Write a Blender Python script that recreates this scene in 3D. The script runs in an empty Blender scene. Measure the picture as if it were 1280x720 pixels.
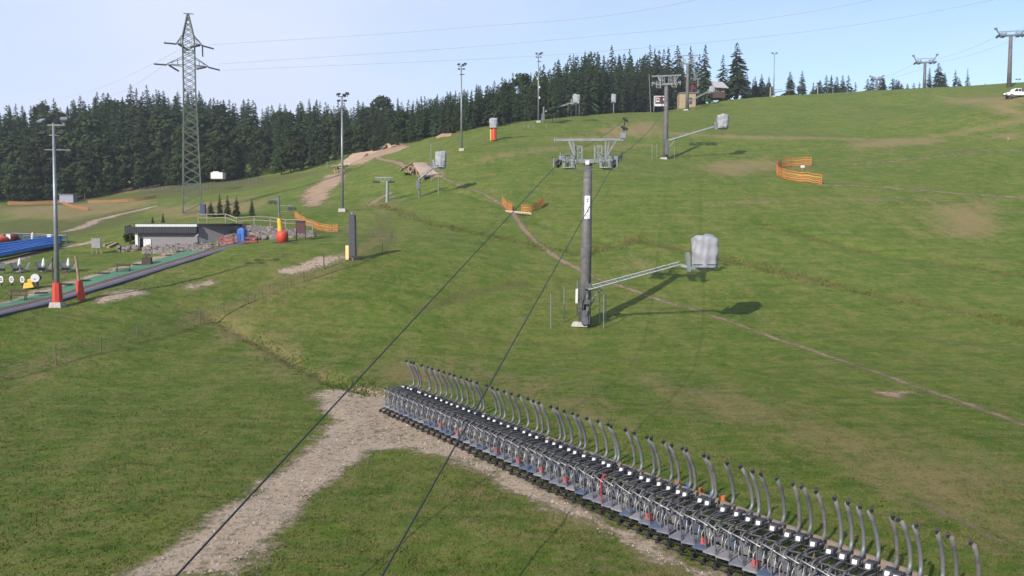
import bpy, math, random
import numpy as np
from mathutils import Vector, Matrix
R = math.radians
rnd = random.Random(11)
sc = bpy.context.scene
col = sc.collection

# ------------------------------------------------------------------ camera
F = 1100.0                      # focal length in pixels of the 1280 px wide photograph
PITCH = math.atan(71 / 1100)
CAM = Vector((0, 0, 10))
cd = bpy.data.cameras.new('camera'); cam = bpy.data.objects.new('camera', cd); col.objects.link(cam)
cd.lens = 36 * F / 1280; cd.sensor_width = 36; cd.clip_start = 0.1; cd.clip_end = 6000
cam.location = CAM; cam.rotation_euler = (R(90) - PITCH, 0, 0)
sc.camera = cam

# ------------------------------------------------------------------ light
SUN_EL = R(29)
SUN_AZ = Vector((-0.57, -0.82, 0)).normalized()         # horizontal direction to the sun: behind left
w = bpy.data.worlds.new('World'); sc.world = w; w.use_nodes = True
nt = w.node_tree; nt.nodes.clear()
out = nt.nodes.new('ShaderNodeOutputWorld'); bg = nt.nodes.new('ShaderNodeBackground')
sky = nt.nodes.new('ShaderNodeTexSky'); sky.sky_type = 'NISHITA'; sky.sun_disc = False
sky.sun_elevation = SUN_EL; sky.sun_rotation = math.atan2(SUN_AZ.x, SUN_AZ.y)
sky.air_density = 1.0; sky.dust_density = 0.6; sky.ozone_density = 2.0; sky.altitude = 800
bg.inputs['Strength'].default_value = 0.092
# thin high cloud, denser towards the left
tc = nt.nodes.new('ShaderNodeTexCoord')
mp = nt.nodes.new('ShaderNodeMapping'); mp.inputs['Scale'].default_value = (1.0, 1.0, 2.5)
nz = nt.nodes.new('ShaderNodeTexNoise'); nz.inputs['Scale'].default_value = 2.0; nz.inputs['Detail'].default_value = 4; nz.inputs['Roughness'].default_value = 0.5
nt.links.new(tc.outputs['Generated'], mp.inputs['Vector']); nt.links.new(mp.outputs['Vector'], nz.inputs['Vector'])
sx = nt.nodes.new('ShaderNodeSeparateXYZ'); nt.links.new(tc.outputs['Generated'], sx.inputs[0])
m1 = nt.nodes.new('ShaderNodeMapRange'); m1.inputs['From Min'].default_value = 0.42; m1.inputs['From Max'].default_value = -0.35
m1.inputs['To Min'].default_value = 0.0; m1.inputs['To Max'].default_value = 0.75
nt.links.new(sx.outputs['X'], m1.inputs['Value'])
m2 = nt.nodes.new('ShaderNodeMapRange'); m2.inputs['From Min'].default_value = 0.3; m2.inputs['From Max'].default_value = 0.7
m2.inputs['To Min'].default_value = -0.22; m2.inputs['To Max'].default_value = 0.42
nt.links.new(nz.outputs['Fac'], m2.inputs['Value'])
ad = nt.nodes.new('ShaderNodeMath'); ad.operation = 'ADD'; ad.use_clamp = True
nt.links.new(m1.outputs[0], ad.inputs[0]); nt.links.new(m2.outputs[0], ad.inputs[1])
mx = nt.nodes.new('ShaderNodeMix'); mx.data_type = 'RGBA'
nt.links.new(ad.outputs[0], mx.inputs[0]); nt.links.new(sky.outputs[0], mx.inputs[6])
mx.inputs[7].default_value = (4.3, 4.8, 6.1, 1)
nt.links.new(mx.outputs[2], bg.inputs['Color']); nt.links.new(bg.outputs[0], out.inputs['Surface'])

sd = bpy.data.lights.new('sun', 'SUN'); sun = bpy.data.objects.new('sun', sd); col.objects.link(sun)
sd.energy = 3.2; sd.angle = R(0.6); sd.color = (1.0, 0.93, 0.82)
sdir = -(SUN_AZ * math.cos(SUN_EL) + Vector((0, 0, math.sin(SUN_EL))))
sun.rotation_euler = sdir.to_track_quat('-Z', 'Y').to_euler(); sun.location = (-40, -60, 60)
sc.view_settings.view_transform = 'Standard'; sc.view_settings.look = 'None'
sc.view_settings.gamma = 1; sc.view_settings.exposure = 0.95; sc.view_settings.use_curve_mapping = False

# ------------------------------------------------------------------ helpers
def ray(u, v):
    cp, sp = math.cos(PITCH), math.sin(PITCH)
    a, b = (u - 640) / F, (360 - v) / F
    d = Vector((a, cp + b * sp, -sp + b * cp))
    return d / d.y
def at(u, v, d):                     # the point seen at (u,v) d metres ahead
    return CAM + ray(u, v) * d

def tag(o, label=None, cat=None, group=None, kind=None):
    if label: o['label'] = label
    if cat: o['category'] = cat
    if group: o['group'] = group
    if kind: o['kind'] = kind
    return o
def thing(name, label, cat, loc=(0, 0, 0), rz=0, group=None):
    o = bpy.data.objects.new(name, None); col.objects.link(o); o.empty_display_size = 0.3
    o.location = loc; o.rotation_euler = (0, 0, rz)
    return tag(o, label, cat, group)
def copy_tree(o, parent=None):
    c = o.copy(); col.objects.link(c)
    if parent is not None: c.parent = parent
    for ch in o.children: copy_tree(ch, c)
    return c

class MB:
    def __init__(self): self.v = []; self.f = []; self.m = []; self.cur = 0
    def add(self, vs, fs):
        n = len(self.v); self.v.extend([tuple(p) for p in vs])
        self.f.extend([tuple(i + n for i in f) for f in fs]); self.m.extend([self.cur] * len(fs))
        return self
    def box(self, c, s, rot=None, taper=1.0):
        hx, hy, hz = s[0] / 2, s[1] / 2, s[2] / 2
        vs = []
        for z in (-1, 1):
            t = taper if z > 0 else 1.0
            for x, y in ((-1, -1), (1, -1), (1, 1), (-1, 1)):
                p = Vector((x * hx * t, y * hy * t, z * hz))
                if rot is not None: p = rot @ p
                vs.append(p + Vector(c))
        return self.add(vs, [(3, 2, 1, 0), (4, 5, 6, 7), (0, 1, 5, 4), (1, 2, 6, 5), (2, 3, 7, 6), (3, 0, 4, 7)])
    def bar(self, a, b, wd, ht=None, up=(0, 0, 1)):
        a, b = Vector(a), Vector(b); d = (b - a); L = d.length
        if L < 1e-6: return self
        d.normalize(); up = Vector(up)
        if abs(d.dot(up)) > 0.98: up = Vector((0, 1, 0)) if abs(d.y) < .9 else Vector((1, 0, 0))
        s = d.cross(up).normalized(); t = s.cross(d).normalized()
        ht = ht or wd
        rot = Matrix((s, d, t)).transposed()
        return self.box((a + b) / 2, (wd, L, ht), rot)
    def tube(self, pts, r, n=8, cap=True):
        pts = [Vector(p) for p in pts]; k = len(pts)
        rs = r if isinstance(r, (list, tuple)) else [r] * k
        vs = []; t0 = None
        for i, p in enumerate(pts):
            t = (pts[min(i + 1, k - 1)] - pts[max(i - 1, 0)]).normalized()
            if t0 is None:
                u = Vector((0, 0, 1)) if abs(t.z) < 0.9 else Vector((1, 0, 0))
                s = t.cross(u).normalized()
            else:
                s = (s - t * s.dot(t)); s.normalize()
            t0 = t; q = t.cross(s)
            for j in range(n):
                a = 2 * math.pi * j / n
                vs.append(p + (s * math.cos(a) + q * math.sin(a)) * rs[i])
        fs = []
        for i in range(k - 1):
            for j in range(n):
                a, b = i * n + j, i * n + (j + 1) % n
                fs.append((a, b, b + n, a + n))
        if cap:
            fs.append(tuple(range(n - 1, -1, -1))); fs.append(tuple((k - 1) * n + j for j in range(n)))
        return self.add(vs, fs)
    def cyl(self, a, b, r, n=12): return self.tube([a, b], r, n)
    def ball(self, c, r, sz=(1, 1, 1), n=8, m=6, jit=0):
        vs = []; fs = []
        for i in range(m + 1):
            th = math.pi * i / m
            for j in range(n):
                ph = 2 * math.pi * j / n; k = 1 + (rnd.uniform(-jit, jit) if jit else 0)
                vs.append((c[0] + r * sz[0] * k * math.sin(th) * math.cos(ph), c[1] + r * sz[1] * k * math.sin(th) * math.sin(ph), c[2] + r * sz[2] * k * math.cos(th)))
        for i in range(m):
            for j in range(n):
                a, b = i * n + j, i * n + (j + 1) % n
                fs.append((a, a + n, b + n, b))
        return self.add(vs, fs)
    def build(self, name, mat, parent=None, smooth=False, loc=None, bevel=0):
        me = bpy.data.meshes.new(name); me.from_pydata(self.v, [], self.f); me.update()
        for mm in (mat if isinstance(mat, (list, tuple)) else [mat]): me.materials.append(mm)
        if any(self.m): me.polygons.foreach_set('material_index', self.m)
        if smooth:
            me.polygons.foreach_set('use_smooth', [len(f) <= 4 for f in self.f])
        o = bpy.data.objects.new(name, me); col.objects.link(o)
        if parent is not None: o.parent = parent
        if loc is not None: o.location = loc
        if bevel:
            b = o.modifiers.new('bevel', 'BEVEL'); b.width = bevel; b.segments = 2; b.limit_method = 'ANGLE'
        return o

def curve_pts(pts, n=6):               # Catmull-Rom through the points
    P = [Vector(p) for p in pts]; P = [P[0] * 2 - P[1]] + P + [P[-1] * 2 - P[-2]]
    o = []
    for i in range(1, len(P) - 2):
        for k in range(n):
            t = k / n; a, b, c, d = P[i - 1], P[i], P[i + 1], P[i + 2]
            o.append(0.5 * ((2 * b) + (c - a) * t + (2 * a - 5 * b + 4 * c - d) * t * t + (3 * b - a - 3 * c + d) * t ** 3))
    o.append(P[-2]); return o

MATS = {}
def M(name, c, rough=0.6, metal=0.0, var=0.18, scale=3.0, bump=0.0, c2=None, spec=0.4, randv=0.0):
    if name in MATS: return MATS[name]
    m = bpy.data.materials.new(name); m.use_nodes = True; t = m.node_tree
    b = t.nodes['Principled BSDF']; b.inputs['Roughness'].default_value = rough; b.inputs['Metallic'].default_value = metal
    b.inputs['Specular IOR Level'].default_value = spec
    co = t.nodes.new('ShaderNodeTexCoord'); n = t.nodes.new('ShaderNodeTexNoise'); n.inputs['Scale'].default_value = scale
    n.inputs['Detail'].default_value = 6; n.inputs['Roughness'].default_value = 0.65
    t.links.new(co.outputs['Object'], n.inputs['Vector'])
    mr = t.nodes.new('ShaderNodeMapRange'); mr.inputs['From Min'].default_value = 0.3; mr.inputs['From Max'].default_value = 0.7
    t.links.new(n.outputs['Fac'], mr.inputs['Value'])
    mix = t.nodes.new('ShaderNodeMix'); mix.data_type = 'RGBA'
    lo = tuple(x * (1 - var) for x in c); hi = tuple(min(1, x * (1 + var)) for x in c) if c2 is None else c2
    mix.inputs[6].default_value = (*lo, 1); mix.inputs[7].default_value = (*hi, 1)
    t.links.new(mr.outputs[0], mix.inputs[0]); src = mix.outputs[2]
    if randv:
        oi = t.nodes.new('ShaderNodeObjectInfo'); hs = t.nodes.new('ShaderNodeHueSaturation')
        r1 = t.nodes.new('ShaderNodeMapRange'); r1.inputs['To Min'].default_value = 1 - randv; r1.inputs['To Max'].default_value = 1 + randv
        r2 = t.nodes.new('ShaderNodeMapRange'); r2.inputs['To Min'].default_value = 0.5 - randv * 0.06; r2.inputs['To Max'].default_value = 0.5 + randv * 0.06
        t.links.new(oi.outputs['Random'], r1.inputs['Value']); t.links.new(oi.outputs['Random'], r2.inputs['Value'])
        t.links.new(r1.outputs[0], hs.inputs['Value']); t.links.new(r2.outputs[0], hs.inputs['Hue'])
        t.links.new(src, hs.inputs['Color']); src = hs.outputs[0]
    t.links.new(src, b.inputs['Base Color'])
    if bump:
        bp = t.nodes.new('ShaderNodeBump'); bp.inputs['Strength'].default_value = bump; bp.inputs['Distance'].default_value = 0.05
        t.links.new(n.outputs['Fac'], bp.inputs['Height']); t.links.new(bp.outputs[0], b.inputs['Normal'])
    MATS[name] = m; return m
galv = M('galvanised_steel', (0.135, 0.145, 0.155), 0.5, 0.55, 0.25, 2.0)
galvl = M('pale_galvanised_steel', (0.22, 0.24, 0.26), 0.45, 0.4, 0.18, 2.0)
wsteel = M('weathered_grey_steel', (0.105, 0.098, 0.105), 0.65, 0.1, 0.35, 1.2, c2=(0.175, 0.165, 0.17))
dsteel = M('dark_steel', (0.035, 0.036, 0.04), 0.5, 0.3, 0.3, 4)
black = M('black_rubber', (0.016, 0.016, 0.018), 0.7, 0, 0.3, 5)
white = M('white_paint', (0.55, 0.55, 0.56), 0.5, 0, 0.06, 3)
cover = M('grey_tarpaulin', (0.27, 0.275, 0.31), 0.6, 0, 0.16, 1.2, 0.3)
red = M('red_vinyl_padding', (0.48, 0.05, 0.03), 0.55, 0, 0.15, 2)
yellow = M('yellow_vinyl_padding', (0.58, 0.36, 0.03), 0.55, 0, 0.12, 2)
blue = M('blue_plastic', (0.03, 0.10, 0.36), 0.45, 0, 0.2, 2)
wood = M('weathered_timber', (0.26, 0.19, 0.12), 0.8, 0, 0.3, 3, 0.3)
woodl = M('pale_timber', (0.24, 0.185, 0.145), 0.8, 0, 0.2, 3, 0.3)
dwood = M('dark_timber', (0.06, 0.04, 0.03), 0.8, 0, 0.3, 3)
conc = M('concrete', (0.36, 0.34, 0.31), 0.9, 0, 0.2, 2, 0.3)
orange = M('orange_netting', (0.42, 0.135, 0.03), 0.7, 0, 0.2, 1.5)
ornglt = M('faded_yellow_netting', (0.34, 0.20, 0.05), 0.7, 0, 0.2, 1.5)
redg = M('red_seat_cover', (0.42, 0.03, 0.035), 0.6, 0, 0.2, 4)

# ------------------------------------------------------------------ terrain heights
CP = [  # u, v, distance
 (0,720,25.4),(320,720,25.4),(640,720,25.4),(960,720,25.4),(1280,720,25.4),(0,600,35.3),(400,600,35.3),(800,600,35.3),(1280,600,35.3),
 (300,520,47.4),(640,520,47.6),(1000,520,47.6),(1280,520,47.4),(0,520,46.5),(420,470,60),(640,440,71.5),(850,440,71),(1000,440,70.5),(1280,440,69.5),
 (728,408,79),(832,198,170),(859,138,262),(1000,230,137),(655,265,120),(1253,111,245),(1266,124,205),(1149,113,300),(1090,115,300),(967,121,290),(905,126,284),
 (1280,232,136),(1280,310,105),(1000,310,105),(850,310,105),(700,331,98),(617,176,175),(577,187,165),(673,152,207),(740,145,226),(790,141,245),(560,170,195),(500,182,210),
 (545,215,150),(484,252,135),(428,265,120),(523,245,134),(440,322,90),(490,300,100),(350,335,85.5),(265,395,74.5),(250,400,73.5),(72,380,72),(0,470,56),
 (0,392,66),(150,370,74),(310,305,97),(240,330,88),(160,312,101),(285,303,101),(120,335,88),(290,278,108),(380,285,110),(225,275,113),(150,285,116),
 (242,270,145),(100,330,90),(0,330,91),(0,302,108),(75,290,122),(0,266,172),(0,252,210),(100,250,210),(180,236,215),(330,222,215),(270,245,178),(360,240,162),(400,225,180),(440,198,212),
 (1000,170,190),(1150,170,190),(1280,170,172),(920,160,212),(1150,135,238),(1040,135,245),
]
WP = [  # beyond the picture: x, y, z
 (-150,60,4),(-80,20,-1),(-30,10,-1),(40,10,-1),(90,20,-1),(110,60,4),(180,120,26),(230,200,48),(0,-60,-2),(-150,-80,-3),(150,-80,-3),(-260,150,8),(-260,260,22),
 (-200,330,42),(-100,340,44),(0,340,44),(60,340,46),(110,380,52),(180,400,56),(250,330,55),(-150,460,44),(0,460,40),(150,500,50),(300,450,50),(-330,420,36),(-320,50,3),(320,60,14),(350,200,40),
 (-60,262,33),(-110,262,30),(-20,262,37),(25,275,44),
]
pts = np.array([tuple(at(*c)) for c in CP] + WP)
def _tps(r2): return np.where(r2 > 1e-9, 0.5 * r2 * np.log(np.maximum(r2, 1e-9)), 0.0)
S = 100.0
X = pts[:, :2] / S; n = len(X)
K = _tps(((X[:, None] - X[None]) ** 2).sum(-1)) + np.eye(n) * 2e-4
Pm = np.hstack([np.ones((n, 1)), X])
A = np.block([[K, Pm], [Pm.T, np.zeros((3, 3))]])
sol = np.linalg.solve(A, np.concatenate([pts[:, 2], np.zeros(3)]))
DITCH = []           # (polyline xy, half width, depth)
def seg_dist(x, y, poly):
    d = np.full(x.shape, 1e9)
    for (ax, ay), (bx, by) in zip(poly[:-1], poly[1:]):
        L2 = (bx - ax) ** 2 + (by - ay) ** 2 + 1e-12
        t = np.clip(((x - ax) * (bx - ax) + (y - ay) * (by - ay)) / L2, 0, 1)
        d = np.minimum(d, (x - ax - t * (bx - ax)) ** 2 + (y - ay - t * (by - ay)) ** 2)
    return np.sqrt(d)
def Hn(x, y):
    x = np.asarray(x, float); y = np.asarray(y, float); sh = x.shape; x = x.ravel(); y = y.ravel()
    z = np.empty_like(x)
    for i in range(0, len(x), 40000):
        a = np.stack([x[i:i + 40000], y[i:i + 40000]], 1)
        r = np.sqrt((a ** 2).sum(1)); k = np.minimum(1, 480 / np.maximum(r, 1e-6)); a = a * k[:, None] / S
        z[i:i + 40000] = _tps(((a[:, None] - X[None]) ** 2).sum(-1)) @ sol[:n] + sol[n] + a @ sol[n + 1:]
    for poly, hw, dep in DITCH:
        xs = [p[0] for p in poly]; ys = [p[1] for p in poly]
        k = np.where((x > min(xs) - 4) & (x < max(xs) + 4) & (y > min(ys) - 4) & (y < max(ys) + 4))[0]
        if len(k):
            d = seg_dist(x[k], y[k], poly); z[k] += dep * np.exp(-(d / hw) ** 2)
    return z.reshape(sh)
def H(x, y): return float(Hn(np.array([x]), np.array([y]))[0])
_D = np.concatenate([np.linspace(5, 120, 2300), np.linspace(120.1, 420, 2400)])
def G(u, v):                          # where the ray through (u,v) meets the ground
    q = ray(u, v); x = q.x * _D; z = CAM.z + q.z * _D
    h = Hn(x, _D); k = np.argmax(h >= z)
    if h[k] < z[k]: k = int(np.argmin(np.where(_D < 330, z - h, 1e9)))
    return Vector((x[k], _D[k], h[k]))
def Gd(u, d):                         # ground point under column u at distance d
    x = (u - 640) / F * d; return Vector((x, d, H(x, d)))
def mpx(px, d): return px * d / F     # metres spanned by px pixels at distance d
def gp(lst): return [tuple(G(u, v).xy) for u, v in lst]

_d1 = gp([(430,262),(520,288),(600,322),(720,318),(800,300),(900,322),(1000,346),(1100,368),(1200,388),(1290,408)][3:])
_d2 = gp([(560,236),(640,262),(700,288),(800,312),(900,330),(1000,356),(1100,380),(1180,396),(1290,420)][0:4])
_d3 = gp([(262,392),(300,412),(350,440),(400,466),(440,484),(470,492)])
_d4 = gp([(955,278),(1020,296),(1100,318),(1200,330),(1290,345)])
_d5 = gp([(520,385),(560,374),(600,360),(660,352)])
DITCH += [(_d1, 0.4, -0.3), (_d2, 1.0, -0.25), (_d3, 0.8, -0.35), (_d4, 1.5, -0.3), (_d5, 1.2, -0.3)]

# ------------------------------------------------------------------ terrain mesh (fan of rings round the viewpoint)
ang = np.concatenate([np.linspace(-180, -47, 40)[:-1], np.linspace(-47, -36, 40)[:-1], np.linspace(-36, 36, 470), np.linspace(36, 47, 40)[1:], np.linspace(47, 180, 40)[1:-1]])
rr = [2.0]
while rr[-1] < 900:
    r = rr[-1]; rr.append(r + (2.0 if r < 18 else max(0.28, 0.0055 * r) if r < 330 else 0.03 * r))
rr = np.array(rr); na, nr = len(ang), len(rr)
AA, RR = np.meshgrid(np.radians(ang), rr)
VX = (RR * np.sin(AA)).ravel(); VY = (RR * np.cos(AA)).ravel()
VZ = Hn(VX, VY)
_rng = np.random.default_rng(5)
def vnoise(x, y, s, seed):
    g = np.random.default_rng(seed).random((256, 256)); a = x / s; b = y / s
    i = np.floor(a).astype(int); j = np.floor(b).astype(int); fx = a - i; fy = b - j
    fx = fx * fx * (3 - 2 * fx); fy = fy * fy * (3 - 2 * fy)
    q = lambda p, r: g[p % 256, r % 256]
    return (q(i, j) * (1 - fx) + q(i + 1, j) * fx) * (1 - fy) + (q(i, j + 1) * (1 - fx) + q(i + 1, j + 1) * fx) * fy - 0.5
VZ += 0.22 * vnoise(VX, VY, 9, 1) + 0.13 * vnoise(VX, VY, 3.1, 2) + 0.07 * vnoise(VX, VY, 1.1, 3)
jj = np.arange(na); jn = (jj + 1) % na
Q = (np.arange(nr - 1)[:, None] * na)
quads = np.stack([Q + jj, Q + jn, Q + na + jn, Q + na + jj], -1).reshape(-1, 4)[:, ::-1]
def np_mesh(name, V, faces, mats, attrs=None, smooth=True, parent=None):
    me = bpy.data.meshes.new(name); k = faces.shape[1]
    me.vertices.add(len(V)); me.vertices.foreach_set('co', np.ascontiguousarray(V, dtype=np.float32).ravel())
    me.loops.add(faces.size); me.loops.foreach_set('vertex_index', np.ascontiguousarray(faces, dtype=np.int32).ravel())
    me.polygons.add(len(faces)); me.polygons.foreach_set('loop_start', np.arange(0, faces.size, k, dtype=np.int32))
    me.polygons.foreach_set('use_smooth', np.full(len(faces), smooth))
    me.update(calc_edges=True); me.validate()
    for a, val in (attrs or {}).items():
        at_ = me.attributes.new(a, 'FLOAT', 'POINT'); at_.data.foreach_set('value', np.ascontiguousarray(val, dtype=np.float32))
    for m in mats: me.materials.append(m)
    o = bpy.data.objects.new(name, me); col.objects.link(o)
    if parent is not None: o.parent = parent
    return o
def poly_sdf(poly):                   # + inside
    x, y = VX, VY; d = np.full(x.shape, -1e3)
    xs = [p[0] for p in poly]; ys = [p[1] for p in poly]; mgn = 8
    k = np.where((x > min(xs) - mgn) & (x < max(xs) + mgn) & (y > min(ys) - mgn) & (y < max(ys) + mgn))[0]
    px, py = x[k], y[k]; ins = np.zeros(len(k), bool); pl = list(poly) + [poly[0]]
    for (ax, ay), (bx, by) in zip(pl[:-1], pl[1:]):
        c = ((ay > py) != (by > py)); den = (by - ay) if abs(by - ay) > 1e-9 else 1e-9
        ins ^= c & (px < (bx - ax) * (py - ay) / den + ax)
    dd = seg_dist(px, py, pl); d[k] = np.where(ins, dd, -dd); return d
def line_sdf(poly, hw):
    x, y = VX, VY; d = np.full(x.shape, -1e3)
    xs = [p[0] for p in poly]; ys = [p[1] for p in poly]; mgn = hw + 5
    k = np.where((x > min(xs) - mgn) & (x < max(xs) + mgn) & (y > min(ys) - mgn) & (y < max(ys) + mgn))[0]
    if len(k): d[k] = hw - seg_dist(x[k], y[k], poly)
    return d

# --- zones, each given where it lies on the ground
gravel = poly_sdf(gp([(170,722),(215,690),(262,656),(300,628),(340,600),(372,578),(398,548),(418,525),(400,508),(395,492),(440,487),(478,492),(488,500),(500,512),
    (560,545),(640,588),(720,632),(800,674),(880,712),(900,722),(870,722),(800,690),(720,650),(640,610),(588,582),(545,568),(500,560),(462,562),(430,590),(390,626),(350,664),(310,700),(290,722)]))
gravel = np.maximum(gravel, line_sdf(gp([(0,382),(60,363),(130,343),(180,327),(222,313)]), 0.9))
gravel = np.maximum(gravel, line_sdf(gp([(0,330),(40,318),(75,310),(118,302)]), 0.8))
gravel = np.maximum(gravel, line_sdf(gp([(80,290),(120,275),(160,266),(192,258)]), 0.9))
gravel = np.maximum(gravel, poly_sdf(gp([(340,342),(372,330),(400,321),(440,317),(442,321),(410,330),(375,341)])))
gravel = np.maximum(gravel, poly_sdf(gp([(118,374),(130,366),(165,362),(182,366),(150,373),(122,378)])))
gravel = np.maximum(gravel, poly_sdf(gp([(232,359),(262,353),(272,354),(255,360),(236,362)])))
trail = line_sdf(gp([(643,268),(652,284),(672,304),(695,322),(740,346),(800,365),(862,386),(920,406),(1000,434),(1080,460),(1160,486),(1230,510),(1300,535)]), 0.24)
trail = np.maximum(trail, line_sdf(gp([(643,266),(600,240),(560,226),(540,215)]), 0.28))
trail = np.maximum(trail, line_sdf(gp([(640,266),(652,284),(672,304),(695,322),(740,346)]), 0.42))
trail = np.maximum(trail, line_sdf(gp([(1022,231),(1080,233),(1160,239),(1230,244),(1290,248)]), 0.5))
trail = np.maximum(trail, line_sdf(gp([(1000,208),(1060,206),(1140,199),(1210,192),(1290,186)]), 0.42))
trail = np.maximum(trail, line_sdf(gp([(1140,626),(1165,634),(1200,650),(1240,672),(1290,690)]), 0.05))
trail = np.maximum(trail, line_sdf(gp([(1075,640),(1110,648),(1150,660)]), 0.0))
trail = np.maximum(trail, line_sdf(gp([(470,196),(490,202),(510,212)]), 0.6))
trail = np.maximum(trail, line_sdf(gp([(488,240),(470,250),(462,256)]), 0.7))
soil = poly_sdf(gp([(377,244),(392,232),(410,219),(428,214),(428,226),(412,240),(402,256),(385,258)]))
soil = np.maximum(soil, poly_sdf(gp([(432,206),(450,192),(478,185),(502,181),(512,184),(490,191),(470,197),(450,206)])))
soil = np.maximum(soil, poly_sdf(gp([(518,206),(532,203),(546,213),(552,221),(540,224),(525,219)])))
soil = np.maximum(soil, poly_sdf(gp([(1106,490),(1128,486),(1140,490),(1120,495)])))
dry = np.full(VX.shape, -1e3)
for pl in ([(1050,182),(1090,174),(1170,168),(1185,176),(1130,184),(1070,188)], [(1230,170),(1285,162),(1285,172),(1240,174)], [(1170,120),(1285,116),(1285,150),(1240,146)],
           [(1150,255),(1230,250),(1270,280),(1220,300),(1160,290)], [(255,392),(300,398),(420,470),(395,492),(340,452)], [(0,462),(75,440),(90,448),(0,478)],
           [(180,262),(300,246),(330,250),(330,262),(250,270)], [(0,258),(190,248),(196,254),(90,276),(0,272)], [(460,255),(492,250),(500,262),(470,276)],
           [(760,330),(800,326),(800,334),(770,336)], [(430,470),(500,440),(600,470),(560,500),(505,480)], [(650,585),(800,660),(860,720),(760,720),(640,610)],
           [(960,520),(1100,540),(1285,590),(1285,715),(1150,640),(1000,560)], [(800,470),(960,500),(1000,540),(860,520)], [(560,450),(700,480),(800,540),(660,510)], [(180,215),(215,222),(210,236),(130,246)], [(740,160),(820,150),(840,170),(760,172)], [(860,205),(960,196),(1000,210),(900,222)]):
    dry = np.maximum(dry, poly_sdf(gp(pl)) / 2.0)
for pl, hw in ((_d3, 1.1), (gp([(250,400),(330,372),(420,330),(490,300)]), .7), (gp([(880,255),(1000,250),(1280,246)]), .3), (gp([(700,175),(820,165),(1000,172),(1280,150)]), 2.5), (gp([(600,200),(700,185),(800,182)]), 2.0)):
    dry = np.maximum(dry, line_sdf(pl, hw) / 1.5)
tall = np.full(VX.shape, -1e3)
for pl in ([(0,262),(190,250),(300,240),(372,225),(440,205),(330,222),(180,232),(0,250)], [(0,305),(0,275),(95,272),(190,256),(120,290)], [(430,330),(490,300),(500,260),(465,275)]):
    tall = np.maximum(tall, poly_sdf(gp(pl)) / 2.0)
_d6 = gp([(470,258),(540,280),(620,296),(690,312),(740,320)])
for pl, hw_ in ((_d1, .9), (_d6, .6), (_d5, .8), (_d4, .5), (gp([(860,272),(960,268),(1060,262)]), .3), (gp([(1000,400),(1120,420),(1280,440)]), .4), (gp([(560,420),(680,430),(800,452)]), .5)):
    tall = np.maximum(tall, line_sdf(pl, hw_) / .8)

def ground_mat(name, cols, alpha_attr=None):
    m = bpy.data.materials.new(name); m.use_nodes = True; t = m.node_tree; L = t.links
    b = t.nodes['Principled BSDF']; b.inputs['Roughness'].default_value = 0.9; b.inputs['Specular IOR Level'].default_value = 0.12
    g = t.nodes.new('ShaderNodeNewGeometry')
    def noise(s, det=5, rough=0.6, strx=None):
        q = t.nodes.new('ShaderNodeTexNoise'); q.inputs['Scale'].default_value = s; q.inputs['Detail'].default_value = det; q.inputs['Roughness'].default_value = rough
        if strx:
            mpn = t.nodes.new('ShaderNodeMapping'); mpn.inputs['Scale'].default_value = strx[0]; mpn.inputs['Rotation'].default_value = (0, 0, strx[1])
            L.new(g.outputs['Position'], mpn.inputs['Vector']); L.new(mpn.outputs[0], q.inputs['Vector'])
        else: L.new(g.outputs['Position'], q.inputs['Vector'])
        return q.outputs['Fac']
    def rng(v, a, bb, c=0.0, d=1.0):
        q = t.nodes.new('ShaderNodeMapRange'); q.inputs['From Min'].default_value = a; q.inputs['From Max'].default_value = bb
        q.inputs['To Min'].default_value = c; q.inputs['To Max'].default_value = d; L.new(v, q.inputs['Value']); return q.outputs[0]
    def mixc(f, a, c):
        q = t.nodes.new('ShaderNodeMix'); q.data_type = 'RGBA'
        L.new(f, q.inputs[0])
        for s, i in ((a, 6), (c, 7)):
            if isinstance(s, tuple): q.inputs[i].default_value = (*s, 1)
            else: L.new(s, q.inputs[i])
        return q.outputs[2]
    def math_(op, a, c):
        q = t.nodes.new('ShaderNodeMath'); q.operation = op
        for s, i in ((a, 0), (c, 1)):
            if isinstance(s, (int, float)): q.inputs[i].default_value = s
            else: L.new(s, q.inputs[i])
        return q.outputs[0]
    def attr(a):
        q = t.nodes.new('ShaderNodeAttribute'); q.attribute_name = a; return q.outputs['Fac']
    return m, t, b, noise, rng, mixc, math_, attr

# grass
m, t, b, noise, rng, mixc, math_, attr = ground_mat('meadow_grass', None)
big = noise(0.035, 4); mid = noise(0.22, 5, 0.6); sml = noise(1.6, 6, 0.7); fine = noise(9.0, 5, 0.75); blade = noise(26.0, 4, 0.8)
streak = noise(1.0, 4, 0.6, ((0.5, 0.035, 0.2), R(25)))
mot = noise(0.55, 7, 0.72); mot2 = noise(0.13, 6, 0.7); olive = noise(0.055, 7, 0.68, ((1.0, 0.6, 1.0), R(30)))
c = mixc(rng(mot2, 0.38, 0.62), (0.060, 0.106, 0.013), (0.112, 0.158, 0.023))
c = mixc(rng(big, 0.42, 0.62, 0, 0.45), c, (0.112, 0.152, 0.030))
c = mixc(rng(olive, 0.49, 0.67, 0, 0.55), c, (0.150, 0.134, 0.046))
cont = noise(1.0, 6, 0.7, ((0.10, 0.9, 0.9), R(-8)))
c = mixc(rng(streak, 0.46, 0.66, 0, 0.6), c, (0.140, 0.160, 0.042))
c = mixc(rng(cont, 0.50, 0.64, 0, 0.6), c, (0.150, 0.172, 0.046))
c = mixc(rng(cont, 0.36, 0.49, 0.6, 0), c, (0.046, 0.090, 0.013))
c = mixc(rng(mot, 0.51, 0.66, 0, 0.75), c, (0.195, 0.170, 0.066))
c = mixc(rng(mot, 0.35, 0.50, 0.6, 0), c, (0.046, 0.092, 0.012))
c = mixc(rng(sml, 0.52, 0.66, 0, 0.6), c, (0.190, 0.168, 0.064))
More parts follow.
